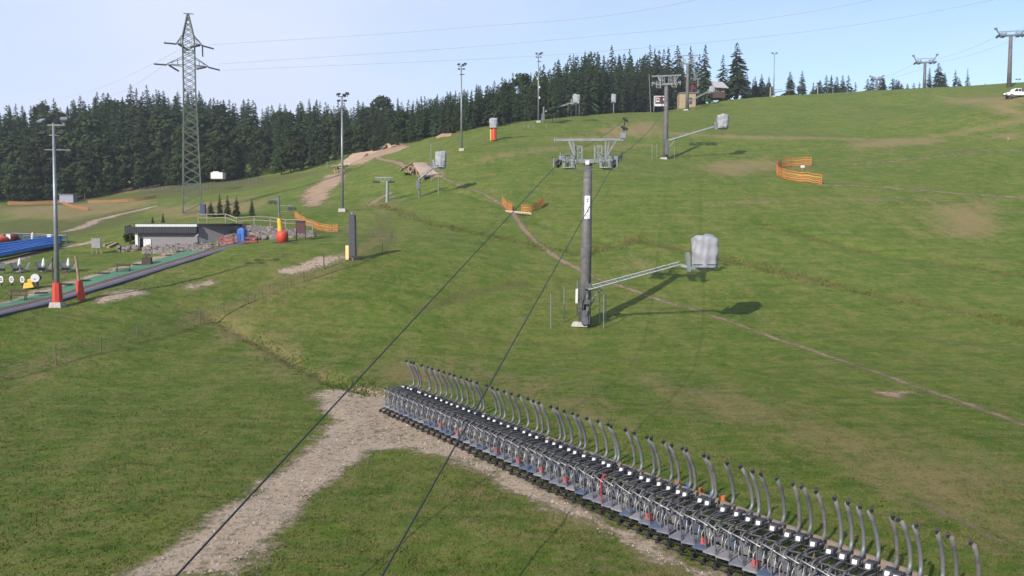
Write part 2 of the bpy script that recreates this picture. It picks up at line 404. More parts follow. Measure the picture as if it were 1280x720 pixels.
c = mixc(rng(sml, 0.36, 0.49, 0.45, 0), c, (0.044, 0.088, 0.012))
c = mixc(rng(fine, 0.38, 0.58, 0.45, 0), c, (0.036, 0.060, 0.010))
c = mixc(rng(blade, 0.52, 0.70, 0, 0.6), c, (0.180, 0.192, 0.054))
tl = math_('ADD', attr('tall'), rng(sml, 0.2, 0.8, -0.9, 0.9))
c = mixc(rng(tl, -0.3, 0.8, 0, 0.62), c, (0.085, 0.082, 0.032))
dr = math_('ADD', attr('dry'), math_('ADD', math_('ADD', rng(sml, 0.25, 0.75, -1.3, 1.3), rng(streak, 0.3, 0.7, -1.0, 1.0)), math_('ADD', rng(mid, 0.3, 0.7, -0.8, 0.8), rng(fine, 0.2, 0.8, -1.2, 1.2))))
c = mixc(rng(dr, -0.7, 1.9, 0, 0.75), c, (0.215, 0.160, 0.085))
hsv = t.nodes.new('ShaderNodeHueSaturation'); hsv.inputs['Saturation'].default_value = 1.05; hsv.inputs['Value'].default_value = 1.12; t.links.new(c, hsv.inputs['Color']); c = hsv.outputs[0]
t.links.new(c, b.inputs['Base Color'])
bp = t.nodes.new('ShaderNodeBump'); bp.inputs['Strength'].default_value = 0.9; bp.inputs['Distance'].default_value = 0.14
t.links.new(math_('ADD', math_('MULTIPLY', fine, 0.8), math_('ADD', math_('MULTIPLY', blade, 0.35), sml)), bp.inputs['Height']); t.links.new(bp.outputs[0], b.inputs['Normal'])
grassm = m
V = np.stack([VX, VY, VZ], 1)
ter = np_mesh('terrain', V, quads, [grassm], {'dry': np.clip(dry, -2, 2), 'tall': np.clip(tall, -2, 2)})
cen = MB(); cen.add([(0, 0, VZ[:na].mean())] + [tuple(V[i]) for i in range(na)], [(0, (i + 1) % na + 1, i + 1) for i in range(na)])
tag(ter, 'green mown ski slope and meadow', 'terrain', kind='structure')

def overlay(name, sdf, mat, reach, lift, label):
    q = quads[(sdf[quads].max(1) > -reach)]
    ids, inv = np.unique(q, return_inverse=True); vv = V[ids].copy(); vv[:, 2] += lift
    o = np_mesh(name, vv, inv.reshape(q.shape), [mat], {'sdf': np.clip(sdf[ids], -4, 4)})
    return tag(o, label, 'ground', kind='structure')
def overlay_mat(name, ca, cb, cc, scale, soft, nz_amt, stone=False, grassy=0.0):
    m, t, b, noise, rng, mixc, math_, attr = ground_mat(name, None)
    n1 = noise(0.5, 5); n2 = noise(scale, 4, 0.7); n3 = noise(3.0, 5, 0.7)
    c = mixc(rng(n1, 0.35, 0.65), ca, cb)
    c = mixc(rng(n2, 0.5, 0.72, 0, 0.8), c, cc)
    if stone:
        vo = t.nodes.new('ShaderNodeTexVoronoi'); vo.inputs['Scale'].default_value = 9
        g = t.nodes.new('ShaderNodeNewGeometry'); t.links.new(g.outputs['Position'], vo.inputs['Vector'])
        hs = t.nodes.new('ShaderNodeSeparateColor'); t.links.new(vo.outputs['Color'], hs.inputs[0])
        c = mixc(rng(hs.outputs[0], 0.6, 1.0, 0, 0.55), c, (0.38, 0.32, 0.265))
        c = mixc(rng(hs.outputs[1], 0.6, 1.0, 0, 0.55), c, (0.12, 0.105, 0.085))
    t.links.new(c, b.inputs['Base Color'])
    bp = t.nodes.new('ShaderNodeBump'); bp.inputs['Strength'].default_value = 0.6; bp.inputs['Distance'].default_value = 0.05
    t.links.new(n2, bp.inputs['Height']); t.links.new(bp.outputs[0], b.inputs['Normal'])
    e = math_('ADD', attr('sdf'), math_('ADD', rng(n3, 0.2, 0.8, -nz_amt, nz_amt), rng(n1, 0.2, 0.8, -nz_amt, nz_amt)))
    al = rng(e, -soft, soft)
    if grassy:   # grass growing through the middle
        al = math_('MULTIPLY', al, rng(math_('ADD', n3, math_('MULTIPLY', attr('sdf'), -0.05)), 0.30, 0.42, 1 - grassy, 1))
    tr = t.nodes.new('ShaderNodeBsdfTransparent'); ms = t.nodes.new('ShaderNodeMixShader')
    t.links.new(al, ms.inputs[0]); t.links.new(tr.outputs[0], ms.inputs[1]); t.links.new(b.outputs[0], ms.inputs[2])
    t.links.new(ms.outputs[0], t.nodes['Material Output'].inputs['Surface'])
    return m
gravm = overlay_mat('pale_gravel', (0.325, 0.245, 0.172), (0.35, 0.275, 0.205), (0.25, 0.19, 0.13), 14, 0.40, 0.75, True, 0.6)
trailm = overlay_mat('trodden_earth', (0.185, 0.145, 0.085), (0.225, 0.178, 0.108), (0.12, 0.10, 0.05), 6, 0.26, 0.26)
soilm = overlay_mat('bare_soil', (0.27, 0.185, 0.12), (0.31, 0.225, 0.155), (0.20, 0.14, 0.09), 3, 0.6, 1.5)
overlay('gravel_track', gravel, gravm, 1.6, 0.012, 'pale stony gravel track and trodden paths')
overlay('dirt_trail', trail, trailm, 0.9, 0.010, 'narrow brown cycle trails worn into the slope')
overlay('bare_soil', soil, soilm, 3.6, 0.014, 'patches of bare light brown soil')

# ================================================================== forest
needle = M('spruce_needles', (0.020, 0.037, 0.015), 0.85, 0, 0.4, 2.2, spec=0.15, c2=(0.035, 0.056, 0.020), randv=0.32)
needle2 = M('young_spruce_needles', (0.032, 0.055, 0.022), 0.85, 0, 0.3, 2.2, spec=0.15, randv=0.2)
leaf = M('dark_green_leaves', (0.022, 0.038, 0.012), 0.8, 0, 0.3, 1.5, spec=0.15, c2=(0.040, 0.060, 0.018), randv=0.30)
bark = M('bark', (0.065, 0.048, 0.036), 0.9, 0, 0.3, 4)

def spruce_crown(seed, hgt, rad, whorls, base=0.08, dens=1.0):
    r = random.Random(seed); mb = MB()
    for i in range(whorls):
        f = i / (whorls - 1); z = hgt * (base + (1 - base) * f ** 0.92)
        L = rad * (min(1, (1 - f) ** 0.72 * 1.0) + 0.05) * r.uniform(0.78, 1.15)
        nb = max(5, int((10 - 4 * f) * dens)); a0 = r.uniform(0, 6.28)
        for k in range(nb):
            a = a0 + 6.283 * k / nb + r.uniform(-.35, .35); l = L * r.uniform(0.6, 1.18)
            if r.random() < 0.08: continue
            ca, sa = math.cos(a), math.sin(a); droop = 0.32 + 0.35 * (1 - f)
            wd = max(0.34, l * 0.36)
            zz = z + r.uniform(-.5, .5) * hgt / whorls
            rows = 3
            prev = None
            for s in range(rows + 1):
                q = s / rows; d = l * q; wz = wd * (0.35 + 1.1 * q) * (1.0 if s < rows else 0.15)
                zc = zz + 0.12 * l * q - droop * l * q * q + (0.10 * l if s == rows else 0)
                A = (ca * d - sa * wz * .5, sa * d + ca * wz * .5, zc - wz * .35 + r.uniform(-.08, .08))
                C = (ca * d, sa * d, zc + wz * .12)
                B = (ca * d + sa * wz * .5, sa * d - ca * wz * .5, zc - wz * .35 + r.uniform(-.08, .08))
                if prev:
                    mb.add([prev[0], prev[1], prev[2], A, C, B], [(0, 1, 4, 3), (1, 2, 5, 4)])
                prev = (A, C, B)
            for s in range(3):      # hanging twigs
                d = l * r.uniform(.3, .95); zc = zz + 0.12 * l * (d / l) - droop * l * (d / l) ** 2
                h = wd * r.uniform(.5, 1.1); o = r.uniform(-.4, .4) * wd
                px, py = ca * d - sa * o, sa * d + ca * o
                mb.add([(px - sa * h * .4, py + ca * h * .4, zc), (px + sa * h * .4, py - ca * h * .4, zc), (px + ca * h * .2, py + sa * h * .2, zc - h)], [(0, 1, 2)])
    return mb
def spruce_trunk(hgt, rad): return MB().tube([(0, 0, -0.6), (0, 0, hgt * 0.5), (0, 0, hgt * 0.99)], [hgt * 0.016, hgt * 0.010, 0.02], 6)
def broad_crown(seed, hgt, rad, clumps=26, per=46, base=0.22, sz=0.55):
    r = random.Random(seed); mb = MB()
    for i in range(clumps):
        th = r.uniform(0, 6.283); f = r.uniform(0, 1)
        zz = hgt * (base + (0.98 - base) * f)
        prof = math.sin(math.pi * min(1, 0.18 + 0.80 * f)) ** 0.6
        rr_ = rad * prof * math.sqrt(r.uniform(0.15, 1))* 0.85
        c = (rr_ * math.cos(th), rr_ * math.sin(th), zz); cr = rad * r.uniform(0.28, 0.46)
        for k in range(per):
            v = Vector((r.gauss(0, 1), r.gauss(0, 1), r.gauss(0, .8))); v.normalize(); v *= cr * r.uniform(0.55, 1.0)
            p = Vector(c) + v; nrm = (v.normalized() + Vector((r.uniform(-.6, .6), r.uniform(-.6, .6), r.uniform(-.2, .8)))).normalized()
            s = nrm.cross(Vector((0, 0, 1)) if abs(nrm.z) < .9 else Vector((1, 0, 0))).normalized(); q = nrm.cross(s); h = sz * r.uniform(.6, 1.3)
            mb.add([p - s * h, p - q * h * .7, p + s * h, p + q * h * .7], [(0, 1, 2, 3)])
    return mb
def broad_trunk(seed, hgt, rad):
    r = random.Random(seed); mb = MB().tube([(0, 0, -.6), (0.1, 0, hgt * .4), (0, .1, hgt * .85)], [hgt * .02, hgt * .013, .03], 7)
    for i in range(6):
        a = r.uniform(0, 6.28); z = hgt * r.uniform(.25, .65)
        mb.tube([(0, 0, z), (math.cos(a) * rad * .4, math.sin(a) * rad * .4, z + hgt * .1), (math.cos(a) * rad * .75, math.sin(a) * rad * .75, z + hgt * .17)], [hgt * .007, hgt * .005, .02], 5)
    return mb
def mesh_only(mb, name, mat):
    o = mb.build(name, mat); me = o.data; bpy.data.objects.remove(o); return me
SPR = []; BRD = []
for s, (rad, wh, ds) in enumerate([(3.7, 28, 1.0), (3.2, 30, 1.0), (4.2, 26, 1.05), (2.9, 32, .95), (3.5, 24, .85)]):
    SPR.append((mesh_only(spruce_crown(100 + s, 20, rad, wh, 0.06 + .03 * (s % 3), ds), 'spruce_crown', needle), mesh_only(spruce_trunk(20, rad), 'spruce_trunk', bark)))
for s, (rad, hh) in enumerate([(4.4, 14), (3.8, 15), (5.0, 14)]):
    BRD.append((mesh_only(broad_crown(200 + s, hh, rad, 34, 44), 'broadleaf_crown', leaf), mesh_only(broad_trunk(210 + s, hh, rad), 'broadleaf_trunk', bark), hh))

def tree(kind, k, loc, h, label, group, wf=1.0):
    if kind == 's': cm, tm = SPR[k]; base = 20; nm = 'spruce_tree'; cat = 'tree'
    else: cm, tm, base = BRD[k]; nm = 'broadleaf_tree'; cat = 'tree'
    t = thing(nm, label, cat, loc, rnd.uniform(0, 6.28), group); s = h / base; t.scale = (s * wf, s * wf, s)
    for n_, me in (('crown', cm), ('trunk', tm)):
        o = bpy.data.objects.new(n_, me); col.objects.link(o); o.parent = t
    return t
def prof(u, P):
    for (a, va), (b_, vb) in zip(P[:-1], P[1:]):
        if a <= u <= b_: return va + (vb - va) * (u - a) / (b_ - a)
    return P[0][1] if u < P[0][0] else P[-1][1]
SIL = [(-80,136),(0,133),(30,128),(60,122),(95,122),(130,114),(175,110),(215,112),(250,112),(300,122),(350,126),(400,122),(430,126),(460,124),(500,122),(540,120),(580,108),(620,98),(660,84),(700,73),(740,60),(790,66),(830,55),(850,58),(872,66)]
FRONT = [(-80,206),(0,212),(100,212),(180,218),(250,219),(330,219),(360,217),(440,216),(500,214),(560,203),(620,202),(673,214),(740,240),(790,264),(815,288),(872,302)]
FL = {'l': 'dark spruce in the dense mixed forest on the left hill', 'b': 'round crowned broadleaf tree in the mixed forest on the left hill', 'm': 'dark spruce in the forest edge above the dirt jumps', 'r': 'tall dark spruce in the forest beside the upper lift'}
GR = {'l': 'spruces in the left forest', 'b': 'broadleaf trees in the left forest', 'm': 'spruces at the middle forest edge', 'r': 'spruces by the upper lift'}
FAR = []
def plant(u, d, vt, layer):
    g = Gd(u, d); zt = 10 + (289 - vt) / F * d; h = zt - g.z
    h = max(9, min(h, 30))
    left = u < 480
    p = 0.40 if left and layer < 2 else (0.15 if left else 0.06)
    if rnd.random() < p:
        hb = min(h, 19) * rnd.uniform(.75, .95) ; return ('b', rnd.randrange(3), g, hb, 'b', rnd.uniform(.9, 1.2))
    return ('s', rnd.randrange(5), g, h, 'l' if left else ('m' if u < 640 else 'r'), rnd.uniform(.85, 1.15) * (1.15 if left else .95))
ind = []
def layer(step, dd, lay, low, jit, u0=-60, u1=872):
    u = u0
    while u < u1:
        d = prof(u, FRONT) + dd + rnd.uniform(-4, 6)
        vt = prof(u, SIL) + low + abs(rnd.gauss(0, jit)) - (rnd.uniform(0, 9) if rnd.random() < .2 and low <= 4 else 0)
        ind.append((lay,) + plant(u + rnd.uniform(-3, 3), d, vt, lay))
        u += step * rnd.uniform(.7, 1.3) * (1.25 if u < 480 else 1)
layer(11, 2, 0, 46, 16, -60, 500); layer(9, 3, 0, 16, 12, 500, 872)
layer(11, 22, 1, 22, 12, -60, 500); layer(9, 16, 1, 8, 9, 500, 872)
layer(9, 55, 2, 8, 7, -60, 560); layer(8, 34, 2, 3, 7, 500, 872)
layer(9, 95, 3, 2, 6, -60, 600)
for lay, k, i, g, h, lab, wf in ind: tree(k, i, g, h, FL[lab], GR[lab], wf)
print('forest trees', len(ind))
# the depth of the wood behind the trees one can tell apart: one mass
fv = []; ff = []; off = 0
far_src = []
for me in (SPR[0][0], SPR[1][0]):
    v = np.empty(len(me.vertices) * 3, np.float32); me.vertices.foreach_get('co', v); v = v.reshape(-1, 3)
    far_src.append((v, [tuple(p.vertices) for p in me.polygons]))
far_mesh_v = []; far_faces = []
for i in range(300):
    u = rnd.uniform(-90, 868); d = prof(u, FRONT) + rnd.uniform(28, 150 if u < 560 else 70)
    g = Gd(u, d); vt = prof(u, SIL) + rnd.uniform(4, 22); h = max(10, min(10 + (289 - vt) / F * d - g.z, 26))
    v, fs = far_src[i % 2]; s = h / 20; a = rnd.uniform(0, 6.28); c_, s_ = math.cos(a), math.sin(a)
    x = (v[:, 0] * c_ - v[:, 1] * s_) * s * 1.2 + g.x; y = (v[:, 0] * s_ + v[:, 1] * c_) * s * 1.2 + g.y; z = v[:, 2] * s + g.z
    far_mesh_v.append(np.stack([x, y, z], 1)); far_faces.append([tuple(q + off for q in f) for f in fs]); off += len(v)
me = bpy.data.meshes.new('forest'); me.from_pydata(np.concatenate(far_mesh_v).tolist(), [], [f for fs in far_faces for f in fs]); me.materials.append(needle)
fo = bpy.data.objects.new('forest', me); col.objects.link(fo)
tag(fo, 'dense dark spruce wood behind the forest edge', 'forest', kind='stuff')
# undergrowth along the forest edge
for i in range(46):
    u = rnd.uniform(-40, 380) if i < 34 else rnd.uniform(380, 660)
    d = prof(u, FRONT) - rnd.uniform(1, 5); g = Gd(u, d)
    t = tree('b', rnd.randrange(3), g, rnd.uniform(3.5, 8) if u < 380 else rnd.uniform(2.5, 4), 'low leafy shrub at the foot of the forest', 'shrubs along the forest foot', 1.1); t.name = 'shrub'; t['category'] = 'shrub'
# single trees along the ridge
def solo(kind, k, u, vb, vt, d, label, wf=1.0, grp=None):
    b_ = at(u, vb, d); g = Gd(u, d); zt = at(u, vt, d).z
    return tree(kind, k, g, zt - g.z, label, grp, wf)
solo('s', 2, 917, 124, 54, 287, 'tall lone dark spruce right of the grey roofed chalet', 1.25)
solo('s', 4, 900, 120, 69, 300, 'slender loose crowned tree behind the grey roofed chalet', 1.2)
solo('s', 1, 878, 122, 56, 283, 'pointed spruce at the right end of the forest beside the upper lift tower', 1.0)
for i, (u, vt, d, k, wf, lab) in enumerate([
    (930,92,296,0,1.1,''),(940,95,298,3,1.1,''),(948,93,300,2,1.0,''),(957,96,300,0,1.2,''),
    (983,90,312,2,1.2,'pointed spruce just right of the ridge lamp mast'),(998,89,318,0,1.1,'pointed spruce above the snow gun boom on the ridge'),
    (1020,100,360,1,1.2,''),(1028,95,362,0,1.2,''),(1034,94,360,3,1.3,''),(1041,96,366,1,1.3,''),(1048,95,366,2,1.0,''),(1055,95,362,0,1.1,''),(1064,103,364,4,1.2,''),(1012,104,358,2,1.0,''),
    (1079,99,366,2,1.1,''),(1085,96,370,0,1.2,''),(1094,100,366,1,1.2,''),(1099,97,370,3,1.3,''),(1110,107,366,4,1.6,''),(1117,106,370,0,1.5,''),
    (1128,105,345,2,1.4,''),(1136,104,350,0,1.4,''),(1143,103,345,3,1.4,''),
    (1155,85,330,1,1.0,'pale spruce just right of the ridge lift tower'),(1166,79,326,2,1.3,'tallest dark spruce on the right ridge'),(1174,91,328,0,1.1,'dark spruce right of the tallest one on the right ridge'),
    (1187,88,332,4,1.2,'loose pale spruce in the middle of the right ridge'),(1192,98,330,2,1.2,''),(1202,85,334,4,.6,'thin half bare spruce on the right ridge'),(1205,103,330,0,1.3,''),
    (1224,104,345,1,1.0,'tiny lone spruce left of the pickup on the ridge'),(1235,107,350,3,1.0,''),(1239,108,352,0,1.0,'')]):
    solo('s', k, u, 118, vt, d, lab or ('distant spruce on the ridge between lamp mast and chalet' if u < 960 else 'distant dark spruce behind the right ridge line'), wf, None if lab else ('ridge spruces near the chalet' if u < 960 else 'distant ridge spruces'))
for i in range(38):
    u = rnd.uniform(1016, 1062) if i < 12 else rnd.uniform(1078, 1124) if i < 24 else rnd.uniform(924, 962); solo('s', rnd.randrange(5), u, 118, rnd.uniform(98, 108), 370 if u > 1000 else 302, 'distant dark spruce behind the right ridge line' if u > 1000 else 'distant spruce on the ridge between lamp mast and chalet', rnd.uniform(1.2, 1.7), 'distant ridge spruces' if u > 1000 else 'ridge spruces near the chalet')
# small planted firs on the terrace
for i, (u, vb, vt, lab) in enumerate([(192,275,266,'small fir above the flat roof, leftmost of the planted firs'),(205,275,264,'small fir above the flat roof, second from the left'),(265,277,260,'small planted fir behind the rail fence nearest the pylon'),
    (276,277,253,'tallest small fir behind the rail fence'),(286,277,254,'small fir right of the tallest one behind the rail fence'),(297,278,257,'small fir behind the middle of the rail fence'),(316,278,258,'small fir behind the rail fence nearest the tow pole')]):
    d = 113; g = Gd(u, d); t = tree('s', i % 5, g, mpx(vb - vt, d) * 1.15, lab, 'small planted firs', 1.3)
    t.children[0].data = t.children[0].data
bush = tree('b', 0, G(162, 306), 2.2, 'green bush against the left end of the flat roofed building', None, 1.0); bush.name = 'bush'; bush['category'] = 'bush'
b2 = tree('b', 1, Gd(690, 203), 5.5, 'bright green round bush beside the snow lance mast', None, 1.2); b2.name = 'bush'; b2['category'] = 'bush'

# ================================================================== power pylon
py = Gd(242, 150); PH = at(242, 17, 150).z - py.z
pyl = thing('power_pylon', 'tall green grey lattice power pylon behind the flat roofed building', 'pylon', py, R(18))
paint = M('green_grey_paint', (0.095, 0.115, 0.095), 0.6, 0.1, 0.2, 1)
def hw(z):
    f = z / PH
    return 1.52 + (0.95 - 1.52) * min(1, f / 0.62) if f < 0.875 else 0.95 * (1 - (f - 0.875) / 0.126 * 0.93)
zs = [0]; 
while zs[-1] < PH - .6: zs.append(zs[-1] + max(.8, hw(zs[-1]) * 1.12))
zs[-1] = PH
mb = MB()
for sx_, sy_ in ((-1,-1),(1,-1),(1,1),(-1,1)):
    for a, b_ in zip(zs[:-1], zs[1:]): mb.bar((sx_*hw(a), sy_*hw(a), a), (sx_*hw(b_), sy_*hw(b_), b_), .19)
mb.build('corner_legs', paint, pyl)
mb = MB()
C4 = [(-1,-1),(1,-1),(1,1),(-1,1)]
for i, (a, b_) in enumerate(zip(zs[:-1], zs[1:])):
    for k in range(4):
        p, q = C4[k], C4[(k + 1) % 4]; o = .01 * k
        mb.bar((p[0]*hw(a), p[1]*hw(a), a + o), (q[0]*hw(b_), q[1]*hw(b_), b_ + o), .085)
        mb.bar((q[0]*hw(a), q[1]*hw(a), a + o), (p[0]*hw(b_), p[1]*hw(b_), b_ + o), .085)
        if i % 6 == 3: mb.bar((p[0]*hw(a), p[1]*hw(a), a), (q[0]*hw(a), q[1]*hw(a), a), .1)
mb.build('lattice_bracing', paint, pyl)
def arm(z, L, side, name='crossarm'):
    mb = MB(); h = hw(z); tip = Vector((side * L, 0, z))
    for s in (-1, 1):
        mb.bar((side * h, s * h, z), tip, .12); mb.bar((side * h, s * h, z + 1.3), tip + Vector((0, 0, .1)), .09)
        for k in (.33, .66): mb.bar(Vector((side*h, s*h, z)).lerp(tip, k), Vector((side*h, s*h, z + 1.3)).lerp(tip + Vector((0,0,.1)), k), .06)
    for k in (.25, .5, .75): mb.bar(Vector((side*h, h, z)).lerp(tip, k), Vector((side*h, -h, z)).lerp(tip, k), .07)
    return mb.build(name, paint, pyl)
zA, zB = PH * .848, PH * .742
def insul(p, q):
    mb = MB(); P = Vector(p); Q_ = Vector(q); n_ = 14
    pts_ = []; rs_ = []
    for i in range(n_ * 2 + 1):
        pts_.append(P.lerp(Q_, i / (n_ * 2))); rs_.append(.16 if i % 2 else .05)
    mb.tube(pts_, rs_, 8); return mb.build('insulator', dsteel, pyl)
for z, L, s in ((zA, 2.1, 1), (zA, 1.9, -1), (zB, 3.0, 1), (zB, 3.5, -1)):
    arm(z, L, s)
    insul((s * L, .1, z - .05), (s * (L + 1.9), 1.3 * s, z - .25)); insul((s * (L - .3), -.1, z - .1), (s * (L - 1.8), -1.5 * s, z - .75))
insul((2.2, 0, zA), (2.2, 0, zA - 1.9))
MB().bar((-.7, 0, PH), (.9, 0, PH), .12).build('earth_wire_peak', paint, pyl)
boxb = MB(); boxb.box((0, 0, 0), (.8, .6, 1.7)); bo = boxb.build('utility_cabinet', M('dark_blue_cabinet_paint', (.02, .045, .13), .5), None, bevel=.03); g = G(254, 268); bo.location = g + Vector((0, 0, .85)); MBd = MB(); MBd.box((-.19, -.31, 0), (.36, .03, 1.4)); MBd.box((.19, -.31, 0), (.36, .03, 1.4)); MBd.build('door', MATS['dark_blue_cabinet_paint'], bo)
tag(bo, 'blue metal cabinet standing at the foot of the lattice pylon', 'cabinet')
wire = M('aluminium_cable', (0.30, 0.33, 0.38), .6, .2, .05)
rope = M('steel_rope', (0.035, 0.036, 0.038), .6, .3, .1)
def sagwire(name, a, b_, sag, r, label, cat='cable', mat=None, grp=None, n_=40):
    a, b_ = Vector(a), Vector(b_); P = []
    for i in range(n_ + 1):
        t = i / n_; p = a.lerp(b_, t); p.z -= sag * 4 * t * (1 - t); P.append(p)
    o = MB().tube(P, r, 6).build(name, mat or wire); tag(o, label, cat, grp); return o
pm = Matrix.Translation(py) @ Matrix.Rotation(R(18), 4, 'Z')
def pw(x, y, z): return pm @ Vector((x, y, z))
# conductors: seen passing to the upper right and dropping away on the left
for (u0, v0), (um, vm), (u1, v1), lab in (((262,56),(560,36),(868,0),'uppermost overhead power line running from the pylon to the right'),((274,80),(690,50),(1100,-2),'middle overhead power line running from the pylon to the right'),((280,88),(780,62),(1240,0),'lowest overhead power line running from the pylon to the right')):
    A_ = at(u0, v0, 149); B_ = at(u1, v1, 118); Mm = at(um, vm, 149 + (118 - 149) * (um - u0) / (u1 - u0))
    E = B_ + (B_ - Mm) * 1.2; E.z += 9
    P = curve_pts([A_, Mm, B_, E], 14)
    tag(MB().tube(P, .026, 6).build('power_line', wire), lab, 'power line')
for (u0, v0), (u1, v1), lab in (((224,62),(60,120),'upper faint power line dropping left from the pylon'),((203,83),(110,118),'lower faint power line dropping left from the pylon')):
    sagwire('power_line', at(u0, v0, 151), at(u1, v1, 420), 3, .02, lab, 'power line')

# ================================================================== lamp masts
def flood_head(mb, c, yaw, tilt=35, s=1.0):
    rot = Matrix.Rotation(yaw, 3, 'Z') @ Matrix.Rotation(R(tilt), 3, 'X')
    mb.box(c, (.5 * s, .5 * s, .13 * s), rot)
def lamp_mast(u, vb, vt, label, style=0, d=None, pad=False, lean=0):
    g = G(u, vb) if d is None else Gd(u, d); Ht = at(u, vt, g.y).z - g.z
    t = thing('lamp_mast', label, 'lamp mast', g, 0); t.rotation_euler = (0, R(lean), 0)
    MB().tube([(0, 0, -.3), (0, 0, Ht)], [.21, .10], 12).build('mast', galvl, t, True)
    MB().box((0, 0, .1), (1.0, 1.0, .5), None, .85).build('foundation', conc, t)
    if style == 0:
        MB().bar((-.9, 0, Ht - .15), (.9, 0, Ht - .15), .1).build('crossarm', galv, t)
        for x, yw, z in ((-.75, R(160), .05), (.75, R(200), .2)):
            mb = MB(); mb.tube([(x, 0, Ht - .15), (x, -.1, Ht + z)], .05, 6); flood_head(mb, (x * 1.2, -.15, Ht + z + .12), yw, -30); mb.build('floodlight', galvl, t)
        MB().bar((-.8, 0, Ht - .95), (.8, 0, Ht - .95), .08).build('crossarm', galv, t)
        for x in (-.8, .65):
            mb = MB(); flood_head(mb, (x, -.2, Ht - .8), R(180), -35); mb.build('floodlight', dsteel, t)
        MB().bar((-.75, .05, Ht - 2.1), (1.3, .05, Ht - 2.1), .07).build('service_bar', galv, t)
    elif style == 1:
        MB().bar((-.55, 0, Ht - .1), (.55, 0, Ht - .1), .09).build('crossarm', galv, t)
        for x, z in ((-.45, .12), (.35, .02), (.75, .22)):
            mb = MB(); mb.tube([(x, 0, Ht - .1), (x, -.1, Ht + z)], .05, 6); flood_head(mb, (x, -.15, Ht + z + .1), R(180 + 25 * x), -35); mb.build('floodlight', dsteel, t)
        for x in (-.4, .45):
            mb = MB(); flood_head(mb, (x, -.2, Ht - .65), R(180), -30, .9); mb.build('floodlight', dsteel, t)
        MB().box((.15, 0, Ht - 1.6), (.9, .5, .08)).build('service_step', galv, t)
    else:
        MB().bar((-.7, 0, Ht - .1), (.7, 0, Ht - .1), .1).build('crossarm', galv, t)
        for x in (-.65, .65):
            mb = MB(); flood_head(mb, (x, -.15, Ht + .15), R(180), -25, 1.2); mb.build('floodlight', dsteel, t)
    if pad:
        MB().tube([(0, 0, .35), (0, 0, 1.9)], [.42, .36], 8).build('safety_pad', red, t)
    return t
lamp_mast(72, 383, 154, 'nearest tall floodlight mast with red padding, beside the conveyor belt', 0, pad=True, lean=.6)
lamp_mast(428, 264, 120, 'tall bare floodlight mast in front of the lower dirt ramp', 1, lean=.5)
lamp_mast(577, 188, 82, 'tall floodlight mast left of the red padded snow gun', 1)
lm = lamp_mast(673, 153, 68, 'floodlight mast against the forest with white boxes fixed to it', 1)
for z in (.35, .5, .62, .73):
    MB().box((.22 * (-1 if z > .6 else 1), -.18, 16 * z), (.3, .3, .45)).build('junction_box', white, lm)
lamp_mast(967, 121, 67, 'distant twin headed floodlight mast on the ridge skyline', 2)

